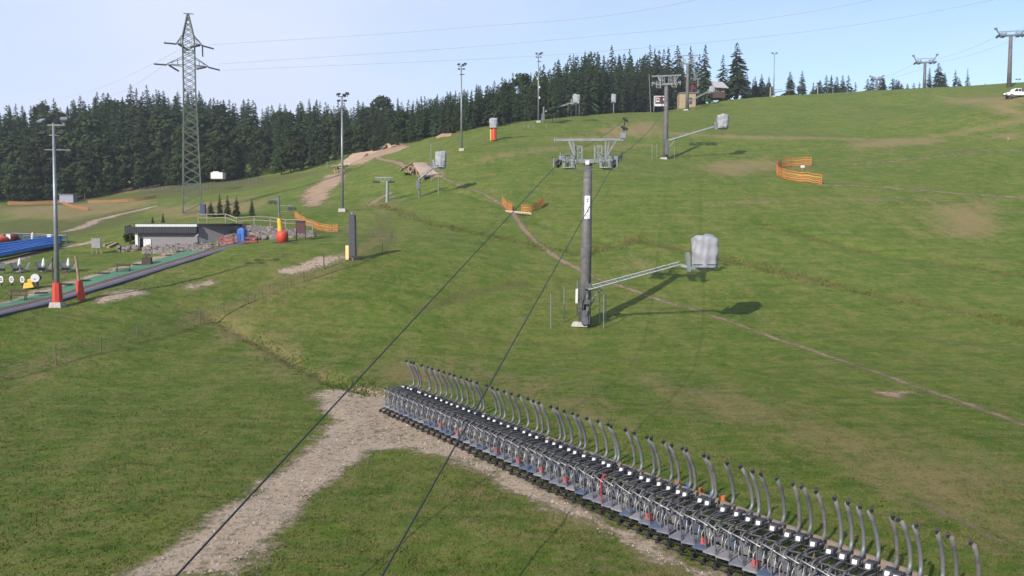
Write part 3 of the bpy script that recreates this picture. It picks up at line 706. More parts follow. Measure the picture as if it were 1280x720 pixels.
# ================================================================== lift towers and ropes
LROT = -math.atan2(0.242, 1.0)
def railing(mb, x0, x1, y0, y1, z, h=1.0, step=.55, r=.022):
    cs = [(x0, y0), (x1, y0), (x1, y1), (x0, y1)]
    for k in range(4):
        a, b_ = Vector((*cs[k], z)), Vector((*cs[(k + 1) % 4], z)); L = (b_ - a).length; n_ = max(1, round(L / step))
        for i in range(n_): p = a.lerp(b_, i / n_); mb.tube([p, p + Vector((0, 0, h))], r, 5)
        for q in (.5, 1.0): mb.tube([a + Vector((0, 0, h * q)), b_ + Vector((0, 0, h * q))], r, 5)
def lift_tower(loc, Hs, gauge, label, group=None, r=(.56, .36), detail=2, s=1.0, sign=True, lamp=False, rot=LROT, uph=.27, beam_ext=.25, upper=1.75):
    t = thing('lift_tower', label, 'lift tower', loc, rot, group)
    MB().tube([(0, 0, -.4), (0, 0, Hs * .5), (0, 0, Hs)], [r[0], (r[0] + r[1]) / 2, r[1]], 20).build('shaft', wsteel, t, True)
    mb = MB(); mb.box((-.35, -.25, .08), (1.5, 1.3, .40), None, .8); mb.build('foundation', conc, t, bevel=.03)
    hg = gauge / 2
    # crossarm that carries the sheaves
    mb = MB(); mb.bar((-hg, 0, Hs + .12), (hg, 0, Hs + .12), .42, .34); mb.box((0, 0, Hs - .05), (1.2, .9, .12)); mb.build('crossarm', galv, t)
    # upper lifting frame: long beam on splayed posts
    mb = MB(); zt = Hs + .25 + upper * s
    mb.bar((-hg - beam_ext, 0, zt), (hg + beam_ext, 0, zt), .24, .22); mb.box((-hg - beam_ext - .02, 0, zt), (.1, .34, .36)); mb.box((hg + beam_ext + .02, 0, zt), (.1, .34, .36))
    mb.bar((-hg * .70, 0, zt - .12), (-hg * .45, 0, Hs + .3), .2, .2); mb.bar((-hg * .56, 0, zt - .12), (-hg * .45, 0, Hs + .3), .16, .12)
    mb.bar((hg * .62, 0, zt - .12), (hg * .62, 0, Hs + .3), .16, .16); mb.bar((hg * .98, 0, zt - .12), (hg * .62, 0, Hs + .35), .14, .14); mb.bar((hg * .74, 0, zt - .12), (hg * .66, 0, Hs + .3), .12, .12)
    mb.build('lifting_frame', galv, t)
    for sx in (-1, 1):
        c = sx * hg; n_ = 6 if detail > 1 else 4; sp = .52 * s
        mb = MB(); a = Vector((c, -sp * n_ / 2, Hs + .1 - uph * sp * n_ / 2)); b_ = Vector((c, sp * n_ / 2, Hs + .1 + uph * sp * n_ / 2))
        for o in (-.17, .17): mb.bar(a + Vector((o, 0, .12)), b_ + Vector((o, 0, .12)), .07, .24)
        mb.bar((c, 0, Hs + .1), (c, 0, Hs + .55), .3, .3)
        mb.bar(a + Vector((sx * .3, 0, -.25)), a + Vector((sx * .3, 0, .55)), .12, .3); mb.bar(b_ + Vector((sx * .3, 0, -.25)), b_ + Vector((sx * .3, 0, .5)), .12, .3)
        sa = mb.build('sheave_assembly', galv, t)
        for i in range(n_):
            y = (i + .5 - n_ / 2) * sp; z = Hs + .02 + uph * y
            if detail > 1: MB().cyl((c - .11, y, z), (c + .11, y, z), .24 * s, 14).build('sheave', black, sa)
        if detail < 2:
            mb = MB()
            for i in range(n_): y = (i + .5 - n_ / 2) * sp; z = Hs + .02 + uph * y; mb.cyl((c - .11, y, z), (c + .11, y, z), .26 * s, 10)
            mb.build('sheave', black, sa)
        # hanging walkway beside the sheaves
        mb = MB(); w0, w1 = (c - sx * 1.25, c - sx * .45) if sx > 0 else (c + .45, c + 1.25)
        lo, hi = min(w0, w1), max(w0, w1)
        mb.box(((lo + hi) / 2, 0, Hs - .55), (hi - lo, sp * n_ * .95, .06))
        railing(mb, lo, hi, -sp * n_ * .48, sp * n_ * .48, Hs - .55, 1.15, .6, .028 if detail > 1 else .04)
        for y in (-.9, .9):
            mb.bar((lo + .03, y, Hs - .55), (lo + .03, y, Hs + .2), .07); mb.bar((hi - .03, y, Hs - .55), (hi - .03, y, Hs + .2), .07)
        mb.build('walkway', galvl, t)
        mb = MB(); railing(mb, (lo + hi) / 2 - sx * .75 - .32, (lo + hi) / 2 - sx * .75 + .32, -.35, .35, Hs + .3, 1.15, .35, .026 if detail > 1 else .04); mb.build('guard_rail', galvl, t)
    if detail > 1:
        mb = MB()
        for o in (-.2, .2): mb.tube([(o, r[0] + .22, .8), (o, r[1] + .2, Hs + .2)], .025, 6)
        for i in range(int(Hs / .35)): z = 1 + i * .35; xx = r[0] + .22 + (r[1] - r[0]) * z / Hs; mb.tube([(-.2, xx, z), (.2, xx, z)], .016, 5)
        mb.build('ladder', galv, t)
        mb = MB(); mb.tube([(-hg + .9, -1.4, Hs - .75), (hg - .9, -1.4, Hs - .75)], .025, 6); mb.build('tie_bar', galv, t)
    return t, zt
def on_shaft(Hs, r, z): return r[0] + (r[1] - r[0]) * z / Hs
# --- nearest tower
T1 = Gd(731, 79.5); T1.z = min(T1.z, at(731, 408, 79.5).z + .25); H1 = at(735, 203, 79.5).z - T1.z
r1 = (.58, .37)
tw1, zt1 = lift_tower(T1, H1, 5.0, 'nearest grey chairlift tower with white sign, beside the large covered snow gun', None, r1, 2, 1.0, uph=.27, beam_ext=.55)
tw1.rotation_euler = (0, R(1.0), LROT)
signm = M('white_sign_sheet', (0.75, 0.74, 0.75), .5, 0, .03)
ink = M('black_ink', (.03, .03, .035), .6)
# curved warning sign strapped to the shaft, with pictogram and lines of text
z0, z1 = H1 * .655, H1 * .795
def arc_patch(mb, a0, a1, zz0, zz1, rr_, n_=8):
    for i in range(n_):
        aa, bb = a0 + (a1 - a0) * i / n_, a0 + (a1 - a0) * (i + 1) / n_
        P_ = lambda a, z, q: ((q) * math.sin(a), -(q) * math.cos(a), z)
        mb.add([P_(aa, zz0, rr_), P_(bb, zz0, rr_), P_(bb, zz1, rr_), P_(aa, zz1, rr_), P_(aa, zz0, rr_ - .02), P_(bb, zz0, rr_ - .02), P_(bb, zz1, rr_ - .02), P_(aa, zz1, rr_ - .02)],
               [(0, 1, 2, 3), (3, 2, 6, 7), (0, 4, 5, 1), (4, 7, 6, 5), (0, 3, 7, 4), (1, 5, 6, 2)])
rs_ = on_shaft(H1, r1, (z0 + z1) / 2) + .05
mb = MB(); arc_patch(mb, -.35, .72, z0, z1, rs_); sg = mb.build('warning_sign', signm, tw1)
mb = MB(); hh = z1 - z0
for fz, fh, a0, a1 in ((.90, .02, -.1, .45), (.80, .07, 0.0, .12), (.80, .07, .2, .32), (.73, .05, .02, .3), (.50, .015, -.2, .6), (.36, .02, 0, .4), (.30, .05, .28, .44), (.24, .03, .1, .3), (.12, .015, -.2, .55)):
    arc_patch(mb, a0, a1, z0 + hh * fz, z0 + hh * (fz + fh), rs_ + .012, 4)
mb.build('sign_markings', ink, sg)
mb = MB(); mb.box((.0, -.47, H1 - .05), (.34, .05, .36)); mb.build('number_plate', white, tw1)
mb = MB(); mb.box((-on_shaft(H1, r1, 2.4) - .16, -.15, 2.6), (.22, .5, 1.3)); mb.build('control_cabinet', white, tw1, bevel=.02)
fx = 2.5 + .55
mb = MB(); mb.tube([(fx, 0, zt1), (fx + .05, 0, zt1 + .95)], .09, 8); mb.box((fx + .05, -.1, zt1 + .35), (.5, .3, .5)); mb.build('lamp_post', galv, tw1)
mb = MB(); flood_head(mb, (fx + .15, -.15, zt1 + 1.0), R(100), 25, 1.3); flood_head(mb, (fx + .2, 0, zt1 + 1.75), R(100), 35, 1.1); mb.tube([(fx + .05, 0, zt1 + .9), (fx + .15, 0, zt1 + 1.7)], .05, 6); mb.build('floodlight', dsteel, tw1)
# --- second and further towers on the same line
T2 = G(832, 199); H2 = at(832, 106, T2.y).z - T2.z
tw2, zt2 = lift_tower(T2, H2, mpx(30, T2.y), 'second chairlift tower up the slope, with a covered snow gun on a long boom', None, (.50, .36), 1, .9, upper=1.6, beam_ext=.35, uph=.2)
T3 = G(859, 138); H3 = at(859, 80, T3.y).z - T3.z
tw3, zt3 = lift_tower(T3, H3, mpx(21, T3.y), 'third chairlift tower on the skyline in front of the forest', None, (.55, .42), 1, 1.0, upper=2.2, beam_ext=.3, uph=.0)
T4 = Gd(870, 296); T4.z -= .3; H4 = at(870, 99, 296).z - T4.z
tw4, zt4 = lift_tower(T4, H4, mpx(16, 296), 'farthest low chairlift tower right behind the third one', None, (.5, .42), 1, 1.0, upper=1.8, beam_ext=.3, uph=.0)
# --- haul ropes (left and right strand)
def loc2w(o, p): return Matrix.Translation(o.location) @ o.rotation_euler.to_matrix().to_4x4() @ Vector(p)
for sx, px0, lab in ((-1, (221, 719), 'left strand of the chairlift haul rope, crossing the gravel track'), (1, (478, 719), 'right strand of the chairlift haul rope, crossing the parked chairs')):
    P = []
    e = at(*px0, 19.5); a = loc2w(tw1, (sx * 2.5, -1.7, H1 - .3)); b_ = loc2w(tw1, (sx * 2.5, 1.7, H1 + .62))
    d_ = (e - a).normalized()
    P += [e + d_ * 3.2, e, a, loc2w(tw1, (sx * 2.5, 0, H1 + .28)), b_]
    c_ = loc2w(tw2, (sx * mpx(15, T2.y), 0, H2 + .3)); f_ = loc2w(tw3, (sx * mpx(10.5, T3.y), 0, H3 + .3)); h_ = loc2w(tw4, (sx * mpx(8, 296), 0, H4 + .3))
    for p, q, sag in ((b_, c_, 1.6), (c_, f_, 1.5), (f_, h_, .3)):
        for i in range(1, 13):
            t_ = i / 12; k = p.lerp(q, t_); k.z -= sag * 4 * t_ * (1 - t_); P.append(k)
    tag(MB().tube(P, .028, 6).build('haul_rope', rope), lab, 'rope')
# --- towers of the right hand lift
def ridge_tower(u, vb, vt, d, width, label, r=.4):
    g = Gd(u, d); zt = at(u, vt, d).z; Ht = zt - g.z; W = mpx(width, d); hb = mpx(9, d) if width > 20 else mpx(4, d)
    t = thing('lift_tower', label, 'lift tower', g, LROT)
    zs_ = Ht - hb
    MB().tube([(0, 0, -.4), (0, 0, zs_)], [r * 1.35, r], 14).build('shaft', wsteel, t, True)
    MB().bar((-W * .42, 0, zs_), (W * .42, 0, zs_), .5, .45).build('crossarm', galv, t)
    mb = MB()
    for sx in (-1, 1): mb.bar((sx * W * .33, 0, zs_), (sx * W * .5, 0, Ht), .28, .28); mb.box((sx * W * .5, 0, Ht), (.7, .6, .5))
    mb.bar((-W * .42, 0, zs_ + hb * .55), (W * .42, 0, zs_ + hb * .55), .14, .14); mb.build('lifting_frame', galv, t)
    for sx in (-1, 1):
        mb = MB(); mb.bar((sx * W * .42, -1.6, zs_ + .0), (sx * W * .42, 1.6, zs_ + .15), .35, .3)
        for i in range(5): mb.cyl((sx * W * .42 - .15, -1.4 + .7 * i, zs_ - .1), (sx * W * .42 + .15, -1.4 + .7 * i, zs_ - .1), .28, 10)
        mb.build('sheave_assembly', dsteel, t)
        mb = MB(); railing(mb, sx * W * .25 - .5, sx * W * .25 + .5, -1.2, 1.2, zs_ - .3, 1.1, .8, .045); mb.box((sx * W * .25, 0, zs_ - .3), (1, 2.4, .06)); mb.build('walkway', galv, t)
    return t, zs_, W, g
rt = [ridge_tower(1253.5, 111, 35, 246, 34, 'tallest lift tower at the right edge above the white pickup', .45),
      ridge_tower(1149, 113, 69, 302, 27, 'lift tower with flared top on the ridge between the spruces', .42),
      ridge_tower(1090, 115, 95, 352, 15, 'tiny distant lift tower on the ridge skyline', .4)]
for sx in (-1, 1):
    for (ta, za, wa, ga), (tb, zb, wb, gb) in zip(rt[:-1], rt[1:]):
        pass
    A_ = loc2w(rt[0][0], (sx * rt[0][2] * .42, 0, rt[0][1])); B_ = loc2w(rt[1][0], (sx * rt[1][2] * .42, 0, rt[1][1])); C_ = loc2w(rt[2][0], (sx * rt[2][2] * .42, 0, rt[2][1]))
    P = [A_ + (A_ - B_) * .5]
    for p, q, sag in ((A_, B_, 1.2), (B_, C_, 1.0)):
        for i in range(13): t_ = i / 12; k = p.lerp(q, t_); k.z -= sag * 4 * t_ * (1 - t_); P.append(k)
    tag(MB().tube(P, .03, 6).build('haul_rope', wire), ('left' if sx < 0 else 'right') + ' rope of the ridge lift linking the three right hand towers', 'rope')

# ================================================================== snow guns
def tarp(mb, c, w_, d_, h_, seed, bot=.93, n_=44, m_=20, lean=0):
    r = random.Random(seed); ph = [r.uniform(0, 6.28) for _ in range(6)]
    vs = []; fs = []
    for i in range(m_ + 1):
        f = i / m_; z = -h_ / 2 + h_ * min(1, f * 1.06)
        k = bot + (1 - bot) * min(1, f * 2.2)
        if f > .86: k *= 1 - .85 * ((f - .86) / .14) ** 2.6
        if f > .94: z = h_ / 2
        for j in range(n_):
            a = 2 * math.pi * j / n_; ca, sa = math.cos(a), math.sin(a)
            q = (abs(ca) ** 3.4 + abs(sa) ** 3.4) ** (-1 / 3.4)
            fold = 1 + .05 * math.sin(a * 5 + ph[0] + f * 2.2) * (1.2 - f) + .035 * math.sin(a * 9 + ph[1] - f * 3) + .03 * math.sin(a * 3 + ph[2] + f * 9) + .02 * math.sin(a * 14 + ph[5] + 2 * math.sin(f * 7)) + .02 * math.sin(f * 17 + 2 * math.sin(a * 2 + ph[1])) + r.uniform(-.01, .01)
            zz = z + (.05 * h_ * math.sin(a * 2 + ph[3]) + .03 * h_ * math.sin(3 * a + ph[4])) * (f if f > .6 else (.5 - f if f < .15 else 0))
            vs.append((c[0] + w_ / 2 * ca * q * k * fold + lean * f, c[1] + d_ / 2 * sa * q * k * fold, c[2] + zz))
    for i in range(m_):
        for j in range(n_):
            a, b_ = i * n_ + j, i * n_ + (j + 1) % n_; fs.append((a, b_, b_ + n_, a + n_))
    fs.append(tuple(m_ * n_ + j for j in range(n_))); fs.append(tuple(range(n_ - 1, -1, -1)))
    mb.add(vs, fs)
def boom_gun(base, tip, cc, cw, ch, label, seed, lattice=True, stand=None, legs=True):
    """base: point on the tower the boom starts from; tip: end of the boom; cc: centre of the covered gun"""
    base, tip, cc = Vector(base), Vector(tip), Vector(cc)
    t = thing('snow_gun', label, 'snow gun', base, 0); o = base
    a, b_ = Vector((0, 0, 0)), tip - o; mb = MB(); d_ = (b_ - a).normalized(); side = d_.cross(Vector((0, 0, 1))).normalized(); upv = side.cross(d_)
    if lattice:
        n_ = 12; W0 = .23
        for s in (-1, 1): mb.tube([a + side * s * W0, b_ + side * s * W0 * .8], .06, 6)
        mb.tube([a + upv * .30, b_ + upv * .26], .06, 6)
        for i in range(n_):
            p = a.lerp(b_, i / n_); q = a.lerp(b_, (i + .5) / n_)
            for s in (-1, 1): mb.tube([p + side * s * W0, q + upv * .25], .026, 5); mb.tube([q + upv * .25, a.lerp(b_, (i + 1) / n_) + side * s * W0], .026, 5)
            mb.tube([p + side * W0, p - side * W0], .026, 5)
    else: mb.tube([a, b_], [.15, .12], 8); mb.tube([a + upv * .32, b_ + upv * .2], .045, 6)
    mb.build('boom', galvl, t)
    c = cc - o; mb = MB(); hw_, hh_ = cw / 2, ch / 2
    mb.box((c.x - hw_ * .15, c.y, c.z - hh_ - .12), (cw * .95, .6, .14)); mb.box((c.x - hw_ * 1.34, c.y - .3, c.z - hh_ * .62), (.26, .12, ch * .60), Matrix.Rotation(R(-6), 3, 'Y')); mb.box((c.x - hw_ * 1.34, c.y + .3, c.z - hh_ * .62), (.26, .12, ch * .60), Matrix.Rotation(R(-6), 3, 'Y')); mb.box((c.x - hw_ * .75, c.y - .3, c.z - hh_ - .02), (hw_ * 1.5, .14, .22))
    mb.box((c.x - hw_ * .95, c.y, c.z - hh_ + .1), (.3, .7, .4)); mb.box((c.x + hw_ * .2, c.y, c.z - hh_ + .0), (.9, .5, .3)); mb.bar(b_, (c.x - hw_ * 1.3, c.y, c.z - hh_ + .05), .22, .22)
    mb.build('cradle', galvl, t)
    mb = MB(); tarp(mb, c, cw, cw * .9, ch, seed); mb.build('cover', cover, t, True)
    if cw > 1.2:
        mb = MB(); pr = [(c.x + cw * .475 * math.copysign(abs(math.cos(k)) ** .6, math.cos(k)), c.y + cw * .43 * math.copysign(abs(math.sin(k)) ** .6, math.sin(k)), c.z - hh_ * .78) for k in [i * math.pi / 16 for i in range(33)]]; mb.tube(pr, .035, 5, False); mb.build('strap', dsteel, t)
    mb = MB(); mb.tube([(c.x - .15, c.y, c.z - hh_ - .1), (c.x - .13, c.y, c.z - hh_ - .8), (c.x - .08, c.y, c.z - hh_ - 1.35)], .018, 5); mb.build('hose', black, t)
    return t
# large gun on the nearest tower
d1 = 79.5
gb = at(736, 362, 78.6)
g1 = boom_gun(gb, at(850, 331, 77.0), at(881, 315, 76.6), 2.15, 2.75, 'large grey covered snow gun on a lattice boom from the nearest lift tower', 5)
mb = MB()   # hinge and braces on the shaft
mb.tube([(-.1, .3, -2.2), (-.1, .3, .7)], .14, 8); mb.tube([(-.1, .2, -1.9), (.9, .05, -.15)], .07, 6); mb.tube([(-.1, .2, -1.2), (1.5, 0, .3)], .045, 6)
mb.box((-.1, .05, .3), (.6, .5, .5)); mb.box((-.15, .1, -1.1), (.6, .45, .4)); mb.box((-.35, -.05, -2.5), (.55, .5, 1.2)); mb.box((-.62, 0, -1.3), (.3, .35, .6)); mb.tube([(-.55, -.1, -3.1), (-.5, -.1, -.6)], .06, 6); mb.tube([(.05, -.15, -3.1), (.15, -.15, -1.0)], .05, 6); mb.tube([(-.9, -.1, -1.9), (.2, -.1, -1.9)], .04, 6)
mb.build('slewing_bracket', galv, g1)
mb = MB()
mb.tube(curve_pts([(-.3, 0, -3.0), (-.6, -.2, -1.5), (-.2, -.3, -.3), (1, -.3, .1)], 6), .04, 6); mb.tube(curve_pts([(-.5, .1, -3.2), (-.1, -.4, -2.0), (.2, -.2, -.6)], 6), .035, 6); mb.tube(curve_pts([(.3, .1, -3.2), (.1, -.4, -1.6), (.3, -.2, -.2)], 6), .035, 6)
mb.build('hose', black, g1)
d2 = T2.y - .6
g2 = boom_gun(at(835, 176, d2), at(893, 158.5, d2 - 1.5), at(903.5, 152, d2 - 1.5), mpx(13.5, d2), mpx(16.5, d2), 'grey covered snow gun on a thin boom from the second lift tower', 8, False)
mb = MB(); mb.box((-.3, 0, -1.2), (.6, .6, 2.8)); mb.tube([(-.1, 0, -1.6), (1.6, 0, .3)], .07, 6); mb.build('slewing_bracket', galv, g2)
d3 = T3.y - .6
g3 = boom_gun(at(861, 127, d3), at(884, 115.5, d3), at(890, 112, d3), mpx(7, d3), mpx(8, d3), 'distant snow gun with a pale boom from the third lift tower', 9, False)
# gun on its own post left of the big wooden jump landing
g = G(523, 246); d = g.y
g4 = boom_gun(at(524, 224, d), at(541, 210, d - .5), at(551, 199.5, d - .5), mpx(13, d), mpx(19, d), 'grey covered snow gun on a short post above the dirt landing', 12, False)
mb = MB(); h = at(524, 224, d).z - g.z; mb.tube([(0, 0, -h - .2), (0, 0, .3)], .16, 10); mb.box((-.15, 0, -.8), (.55, .5, 1.3)); mb.tube([(0, 0, -.9), (1.0, 0, .6)], .06, 6); mb.build('post', galv, g4)
# gun on the lance mast at the forest
g = G(679, 153); d = g.y
g5 = boom_gun(at(681, 140, d), at(714, 129, d), at(720.5, 124, d), mpx(9, d), mpx(11, d), 'small covered snow gun on a boom propped by stakes at the forest', 14, False)
mb = MB(); h = at(681, 140, d).z - g.z; mb.tube([(-.4, 0, -h - .2), (-.2, 0, 1.2)], .2, 8); mb.box((-.4, 0, -1.2), (.8, .6, 1.6)); mb.build('post', galv, g5)
# two free standing ones
def stand_gun(u, vb, vt, cwpx, chpx, label, seed, padded, dark=False):
    g = G(u, vb); d = g.y; t = thing('snow_gun', label, 'snow gun', g, 0)
    Ht = at(u, vt, d).z - g.z; ch, cw = mpx(chpx, d), mpx(cwpx, d)
    MB().tube([(0, 0, -.2), (0, 0, Ht - ch)], .16, 10).build('post', galv, t)
    if padded:
        MB().tube([(.1, 0, .1), (.1, 0, Ht - ch)], [mpx(3.2, d)] * 2, 10).build('safety_pad', red, t)
        MB().box((-mpx(3.5, d), -.2, (Ht - ch) * .45), (mpx(1.6, d), .3, (Ht - ch) * .9)).build('side_pad', yellow, t)
    mb = MB(); mb.box((0, 0, Ht - ch - .05), (cw * .8, .5, .16)); mb.build('cradle', galv, t)
    mb = MB(); tarp(mb, (0, 0, Ht - ch / 2), cw, cw * .9, ch, seed); mb.build('cover', cover, t, True); return t
stand_gun(617, 176, 148, 10, 12, 'covered snow gun on a bright red padded base on the upper meadow', 21, True)
stand_gun(767, 141, 118, 6, 10, 'small pale covered snow gun at the forest edge left of the skyline lifts', 22, False)
# bare gun on a boom on the ridge
g = G(963, 121); d = g.y
t = thing('snow_gun', 'distant bare snow gun on a long low boom at the ridge lamp mast', 'snow gun', g)
MB().tube([(0, 0, -.2), (0, 0, 3.0)], [.35, .25], 8).build('post', galv, t)
mb = MB(); e = at(1000, 110, d) - g; e.z -= .2; mb.tube([(0, 0, 1.2), (e.x, 0, e.z)], .14, 6); mb.tube([(0, 0, 2.2), (e.x * .4, 0, e.z * .9)], .07, 6); mb.build('boom', galvl, t)
mb = MB(); mb.tube([(e.x - .7, 0, e.z - .1), (e.x + 1.3, 0, e.z + .1)], [.75, .95], 12); mb.box((e.x, 0, e.z - 1.1), (1.2, .5, .8)); mb.build('fan_barrel', dsteel, t)
# stakes
sid = 0
def stake(u, vb, vt, label, group, r=.035, mat=None, d=None):
    g = Gd(u, d) if d else G(u, vb); d = g.y; h = at(u, vt, d).z - g.z
    o = MB().tube([(0, 0, -.3), (0, 0, h)], r, 7).build('marker_stake', mat or galvl); o.location = g
    MB().tube([(0, 0, h - .05), (0, 0, h + .02)], r * 1.5, 7).build('cap', galv, o)
    return tag(o, label, 'stake', group)
for u, vb, vt in ((688.5, 410, 366), (705, 402, 357), (749.5, 402, 361), (754.5, 410, 367), (721.5, 394, 349), (757, 398, 366)): stake(u, vb, vt, 'thin grey stake standing around the nearest lift tower', 'stakes around the nearest tower', .045)
for u, vb, vt in ((815, 201, 180), (821, 197, 179), (836, 197, 180), (843, 199, 182), (845, 195, 181)): stake(u, vb, vt, 'thin pale stake around the second lift tower', 'stakes around the second tower', .05)
for u, vb, vt in ((848, 139, 127), (853, 140, 126), (865, 138, 125), (868, 138, 124)): stake(u, vb, vt, 'thin pale stake around the third lift tower', 'stakes around the third tower', .06)
for u, vb, vt in ((691, 150, 136), (693.5, 150, 135), (697, 150, 136), (710, 146, 131), (713.5, 146, 129), (720, 146, 131), (724, 146, 131)): stake(u, vb, vt, 'thin stake propping the boom of the forest snow gun', 'stakes under the forest snow gun boom', .05)
stake(539, 226, 178, 'thin pole with small white boxes left of the dirt landing', None, .05)
stake(548, 243, 214, 'thin stake under the covered gun above the dirt landing', None, .05)
stake(405, 336, 318, 'short dark post standing on the bare gravel patch', None, .05, dwood)
stake(66, 350, 322, 'thin dark post beside the white closed parasols', None, .06, dwood)
for u in (622, 640, 655, 661, 667, 683): stake(u, 160, 154, 'tiny pale stake along the upper forest edge', 'stakes along the upper forest edge', .05)

# ================================================================== building and its surroundings
plaster = M('grey_plaster', (0.20, 0.185, 0.20), .85, 0, .07, 1.5)
plasterd = M('side_wall_plaster', (0.19, 0.18, 0.20), .85, 0, .07, 1.5)
fascia = M('dark_blue_grey_cladding', (0.035, 0.036, 0.05), .5, .2, .15, 2)
g0 = G(172, 316); gr = G(251, 310); D0 = g0.y
db = 101.0
xl, xr = (173 - 640) / F * db, (250 - 640) / F * db
zb = at(210, 314, db).z - .2; zt = at(210, 279, db).z
b = thing('service_building', 'low flat roofed grey building with dark ribbed fascia and white door beside the boulders', 'building', (xl, db, zb), R(-2))
W = xr - xl; Hh = zt - zb
mb = MB(); mb.box((W / 2, 3.0, Hh / 2 - .1), (W, 6.0, Hh - .2)); mb.build('wall', plaster, b)
mb = MB(); mb.add([(W + .003, 0.02, 0), (W + 3.7, 2.6, 0), (W + 3.7, 2.9, 0), (W + .003, .4, 0), (W + .003, .02, Hh - .12), (W + 3.7, 2.6, Hh - .25), (W + 3.7, 2.9, Hh - .25), (W + .003, .4, Hh - .12)], [(3, 2, 1, 0), (4, 5, 6, 7), (0, 1, 5, 4), (1, 2, 6, 5), (2, 3, 7, 6), (3, 0, 4, 7)]); mb.build('wing_wall', plasterd, b)
mb = MB(); mb.box((W / 2 + 1.6, 3.2, Hh - .07), (W + 4.4, 6.8, .1)); mb.build('roof', fascia, b)
mb = MB(); mb.box((W / 2, -.25, Hh - .26), (W, .5, .28)); mb.build('roof_edge', M('pale_roof_edge', (.42, .46, .44), .5, .2, .06), b)
mb = MB(); z_ = Hh - .40 - .36
mb.box((W / 2 - .6, -.42, z_), (W + 1.25, .5, .72))
n_ = 40
for i in range(n_): mb.box((-1.2 + (W + 1.2) * (i + .5) / n_, -.70, z_), (.07, .06, .72))
mb.build('fascia', fascia, b)
mb = MB(); mb.box((mpx(12, db), -.04, .95), (mpx(9.5, db), .08, 1.3)); dr_ = mb.build('door', white, b); MB().box((mpx(15.5, db), -.1, .95), (.05, .08, .16)).build('handle', dsteel, dr_)
mb = MB(); mb.box((.14, -.5, .85), (.3, .3, 2.4)); mb.build('pillar', white, b)
mb = MB(); mb.box((mpx(5.5, db), -.03, .9), (.5, .06, 1.4)); mb.build('dark_doorway', fascia, b)
# rocks
rockm = M('pale_field_stone', (0.13, 0.112, 0.10), .9, 0, .3, 1.3, .5, c2=(.25, .22, .20))
mb = MB(); mb2 = []
def rock(mb, p, s):
    r = rnd; n_, m_ = 7, 5; vs = []; fs = []; ex = (r.uniform(.8, 1.3), r.uniform(.8, 1.3), r.uniform(.6, .95)); a0 = r.uniform(0, 6)
    k = len(mb.v); mb.ball(p, s, ex, 7, 5, .22)
for i in range(1300):
    q = rnd.random()
    if q < .32:
        u = rnd.uniform(180, 262); f = rnd.random(); v = (317 + (311 - 317) * (u - 180) / 82) + 4 * f - 2; d_ = rnd.uniform(99.2, 100.6) - 2.5 * (f if u < 250 else 0)
        p = G(u, rnd.uniform(310, 318) - (u - 180) * .05) + Vector((0, 0, .05))
    elif q < .40:
        u = rnd.uniform(148, 172); p = at(u, rnd.uniform(309, 315), rnd.uniform(100, 101.5))
    else:
        u = rnd.uniform(256, 392); bot = 312 + (u - 256) * (300 - 312) / 65 if u < 321 else 300 - (u - 321) * 4 / 65
        top = 305 if u < 262 else (305 - (u - 262) * .83 if u < 290 else 280 + (u - 290) * .10)
        f = rnd.random(); v = bot + (top - bot) * f; p = at(u, v, 99.8 + 5.2 * f + (u - 300) * .02)
    rock(mb, p, rnd.uniform(.14, .38))
tag(mb.build('rock_bank', rockm), 'bank of pale boulders beside the grey building', 'rocks', kind='stuff')
mb = MB()     # earth under the boulders
rows = []
for u in range(250, 402, 6):
    bot = 313 + (u - 256) * (300 - 312) / 65 if u < 321 else 301 - (u - 321) * 4 / 65
    top = 306 if u < 262 else (306 - (u - 262) * .83 if u < 290 else 281 + (u - 290) * .10)
    rows.append([at(u, bot + 3, 99.6 + (u - 300) * .02), at(u, bot, 100.1 + (u - 300) * .02), at(u, (bot + top) / 2, 102.8 + (u - 300) * .02), at(u, top, 105.3 + (u - 300) * .02), at(u, top + .3, 109), at(u, top + 6, 112)])
vs = [p for r_ in rows for p in r_]; fs = []
for i in range(len(rows) - 1):
    for j in range(5): a = i * 6 + j; fs.append((a, a + 6, a + 7, a + 1))
mb.add(vs, fs); tag(mb.build('embankment', M('embankment_earth', (.09, .085, .04), .95, 0, .4, .8, .3), None, True), 'earth embankment behind the boulders', 'ground', kind='structure')
# timber rail fence
def rail_fence(name, P, h, label, rails, r, mat, post_r=.07, grp=None, cat='fence'):
    P = [Vector(p) for p in P]; t = thing(name, label, cat, P[0], 0, grp)
    for p in P: MB().tube([p - P[0] - Vector((0, 0, .3)), p - P[0] + Vector((0, 0, h + .05))], post_r, 7).build('post', mat, t)
    for f in rails:
        mb = MB(); mb.tube([p - P[0] + Vector((0, 0, h * f)) for p in P], r, 7); mb.build('rail', mat, t)
    return t
paint2 = M('pale_weathered_rail', (.23, .21, .165), .8, 0, .2, 2)
rail_fence('rail_fence', [at(u, v, d_) for u, v, d_ in ((248, 276, 106), (259, 276.5, 106), (282, 276, 106), (296, 281, 105.4), (318, 279, 105.8), (338, 280, 105.8), (357, 283, 105.6), (375, 283, 105.5), (391, 287, 105))], mpx(8.5, 106), 'pale timber rail fence along the top of the boulder bank', (.45, .98), .06, paint2)
